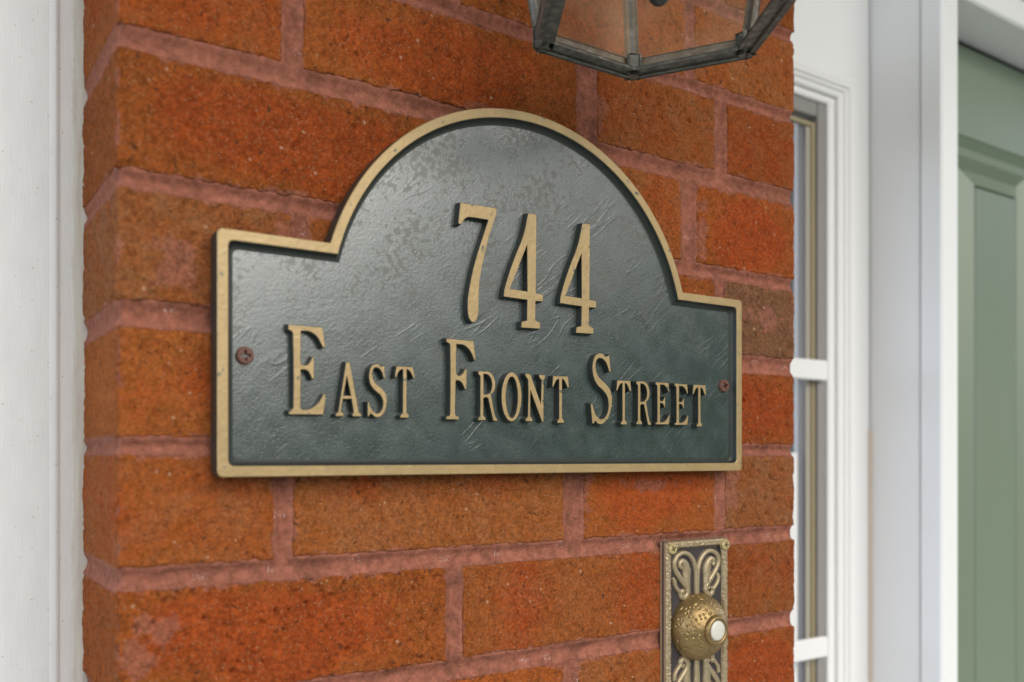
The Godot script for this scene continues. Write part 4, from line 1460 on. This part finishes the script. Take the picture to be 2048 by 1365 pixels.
func build_porch() -> void:
	var g := Geo.new()
	g.box(Vector3(-2.2, -0.15, -0.6), Vector3(3.4, 0.0, 2.1), 0.005)
	structure("porch_floor", "pale concrete porch floor in front of the entrance", "floor", g.mesh(), M.concrete)
	g = Geo.new()
	g.box(Vector3(-2.2, EYE + 1.25, -0.6), Vector3(3.4, EYE + 1.37, 0.95), 0.005)
	g.box(Vector3(-2.2, EYE + 1.12, 0.85), Vector3(3.4, EYE + 1.2498, 0.95), 0.005)
	structure("porch_ceiling", "white porch ceiling with a beam along its front edge", "ceiling", g.mesh(), M.ceiling)
	g = Geo.new()
	g.quad(Vector3(-60, -0.3, -60), Vector3(60, -0.3, -60), Vector3(60, -0.3, 60), Vector3(-60, -0.3, 60), Vector3.UP)
	structure("ground", "lawn around the house", "lawn", g.mesh(), M.lawn)

func build_shrubs() -> void:
	# evergreens across the front garden, behind the photographer: the paint of plaque and door mirrors them
	var spots := [[-4.2, 7.2, 1.5, 2.0], [-1.4, 7.6, 1.5, 2.15], [1.2, 7.4, 1.4, 2.05], [3.6, 7.0, 1.4, 2.3], [5.6, 6.2, 1.5, 3.0], [7.4, 5.2, 1.7, 3.9], [8.6, 3.4, 1.8, 4.4]]
	var rng := RandomNumberGenerator.new()
	rng.seed = 5
	var crown := Geo.new()
	for i in 5200:
		var d := Vector3(rng.randfn(), rng.randfn(), rng.randfn()).normalized()
		var lump := 1.0 + 0.16 * sin(d.x * 7.0 + d.y * 4.0) + 0.13 * sin(d.z * 9.0 - d.y * 6.0)
		var p := Vector3(d.x, d.y * 0.5 + 0.5, d.z) * Vector3(1, 1, 1)
		p = Vector3(p.x * lump, p.y * (0.92 + 0.08 * lump), p.z * lump) * lerpf(0.72, 1.0, sqrt(rng.randf()))
		var a := Vector3(rng.randfn(), rng.randfn(), rng.randfn()).normalized() * 0.07
		var b := a.cross(Vector3(rng.randfn(), rng.randfn(), rng.randfn())).normalized() * 0.035
		crown.quad(p - a, p + b, p + a, p - b, d)
	var cm := crown.mesh()
	var stem := Geo.new()
	bar(stem, Vector3(0, -0.1, 0), Vector3(0.02, 0.6, 0.01), Vector3.BACK, 0.12, 0.12)
	var sm := stem.mesh()
	for s in spots:
		var t := thing("evergreen_shrub", "%s dark evergreen shrub from the tallest one in the garden row" % ["seventh", "sixth", "fifth", "fourth", "third", "second", "tallest, first"][spots.find(s)], "shrub", Vector3(s[0], -0.3, s[1]), "evergreen shrubs facing the porch")
		var c := part("crown", cm, M.hedge, t)
		c.scale = Vector3(s[2], s[3] + 0.3, s[2])
		c.rotation.y = s[0]
		part("trunk", sm, M.bark, t)

func _ready() -> void:
	# camera: level, turned to the right, lens shifted up
	var cam := Camera3D.new()
	cam.name = "camera"
	cam.projection = Camera3D.PROJECTION_FRUSTUM
	cam.near = 0.05
	cam.far = 400.0
	cam.size = 0.05 * 1365.0 / 1820.0
	cam.frustum_offset = Vector2(0.0, 0.05 * 230.5 / 1820.0)
	cam.position = Vector3(0, EYE, 0.49)
	cam.rotation.y = -deg_to_rad(34.1508)
	var at := CameraAttributesPhysical.new()
	at.frustum_focal_length = 32.0
	at.exposure_aperture = 5.0
	at.frustum_focus_distance = 0.615
	cam.attributes = at
	add_child(cam)
	cam.current = true
	var env := Environment.new()
	env.background_mode = Environment.BG_SKY
	var sky := Sky.new()
	var sm := ProceduralSkyMaterial.new()
	sm.sky_top_color = Color(0.69, 0.75, 0.87)
	sm.sky_horizon_color = Color(0.905, 0.935, 0.985)
	sm.sky_curve = 0.2
	sm.ground_bottom_color = Color(0.30, 0.31, 0.24)
	sm.ground_horizon_color = Color(0.45, 0.47, 0.42)
	sm.sun_angle_max = 1.0
	sky.sky_material = sm
	env.sky = sky
	env.background_energy_multiplier = 1.35
	env.tonemap_mode = Environment.TONE_MAPPER_LINEAR
	env.tonemap_exposure = 3.2
	env.sdfgi_enabled = true
	env.ssao_enabled = true
	env.ssil_enabled = true
	var we := WorldEnvironment.new()
	we.name = "surroundings"
	we.environment = env
	add_child(we)
	var sun := DirectionalLight3D.new()
	sun.name = "sun"
	sun.light_energy = 0.26
	sun.light_color = Color(1.0, 0.985, 0.96)
	sun.light_angular_distance = 55.0
	sun.shadow_enabled = true
	add_child(sun)
	sun.look_at_from_position(Vector3(0.15, 1.35, 2.0), Vector3.ZERO)
	make_materials()
	build_porch()
	build_shrubs()
	build_entrance()
	build_left_trim()
	build_pier()
	build_lantern()
	build_plaque()
	build_doorbell()
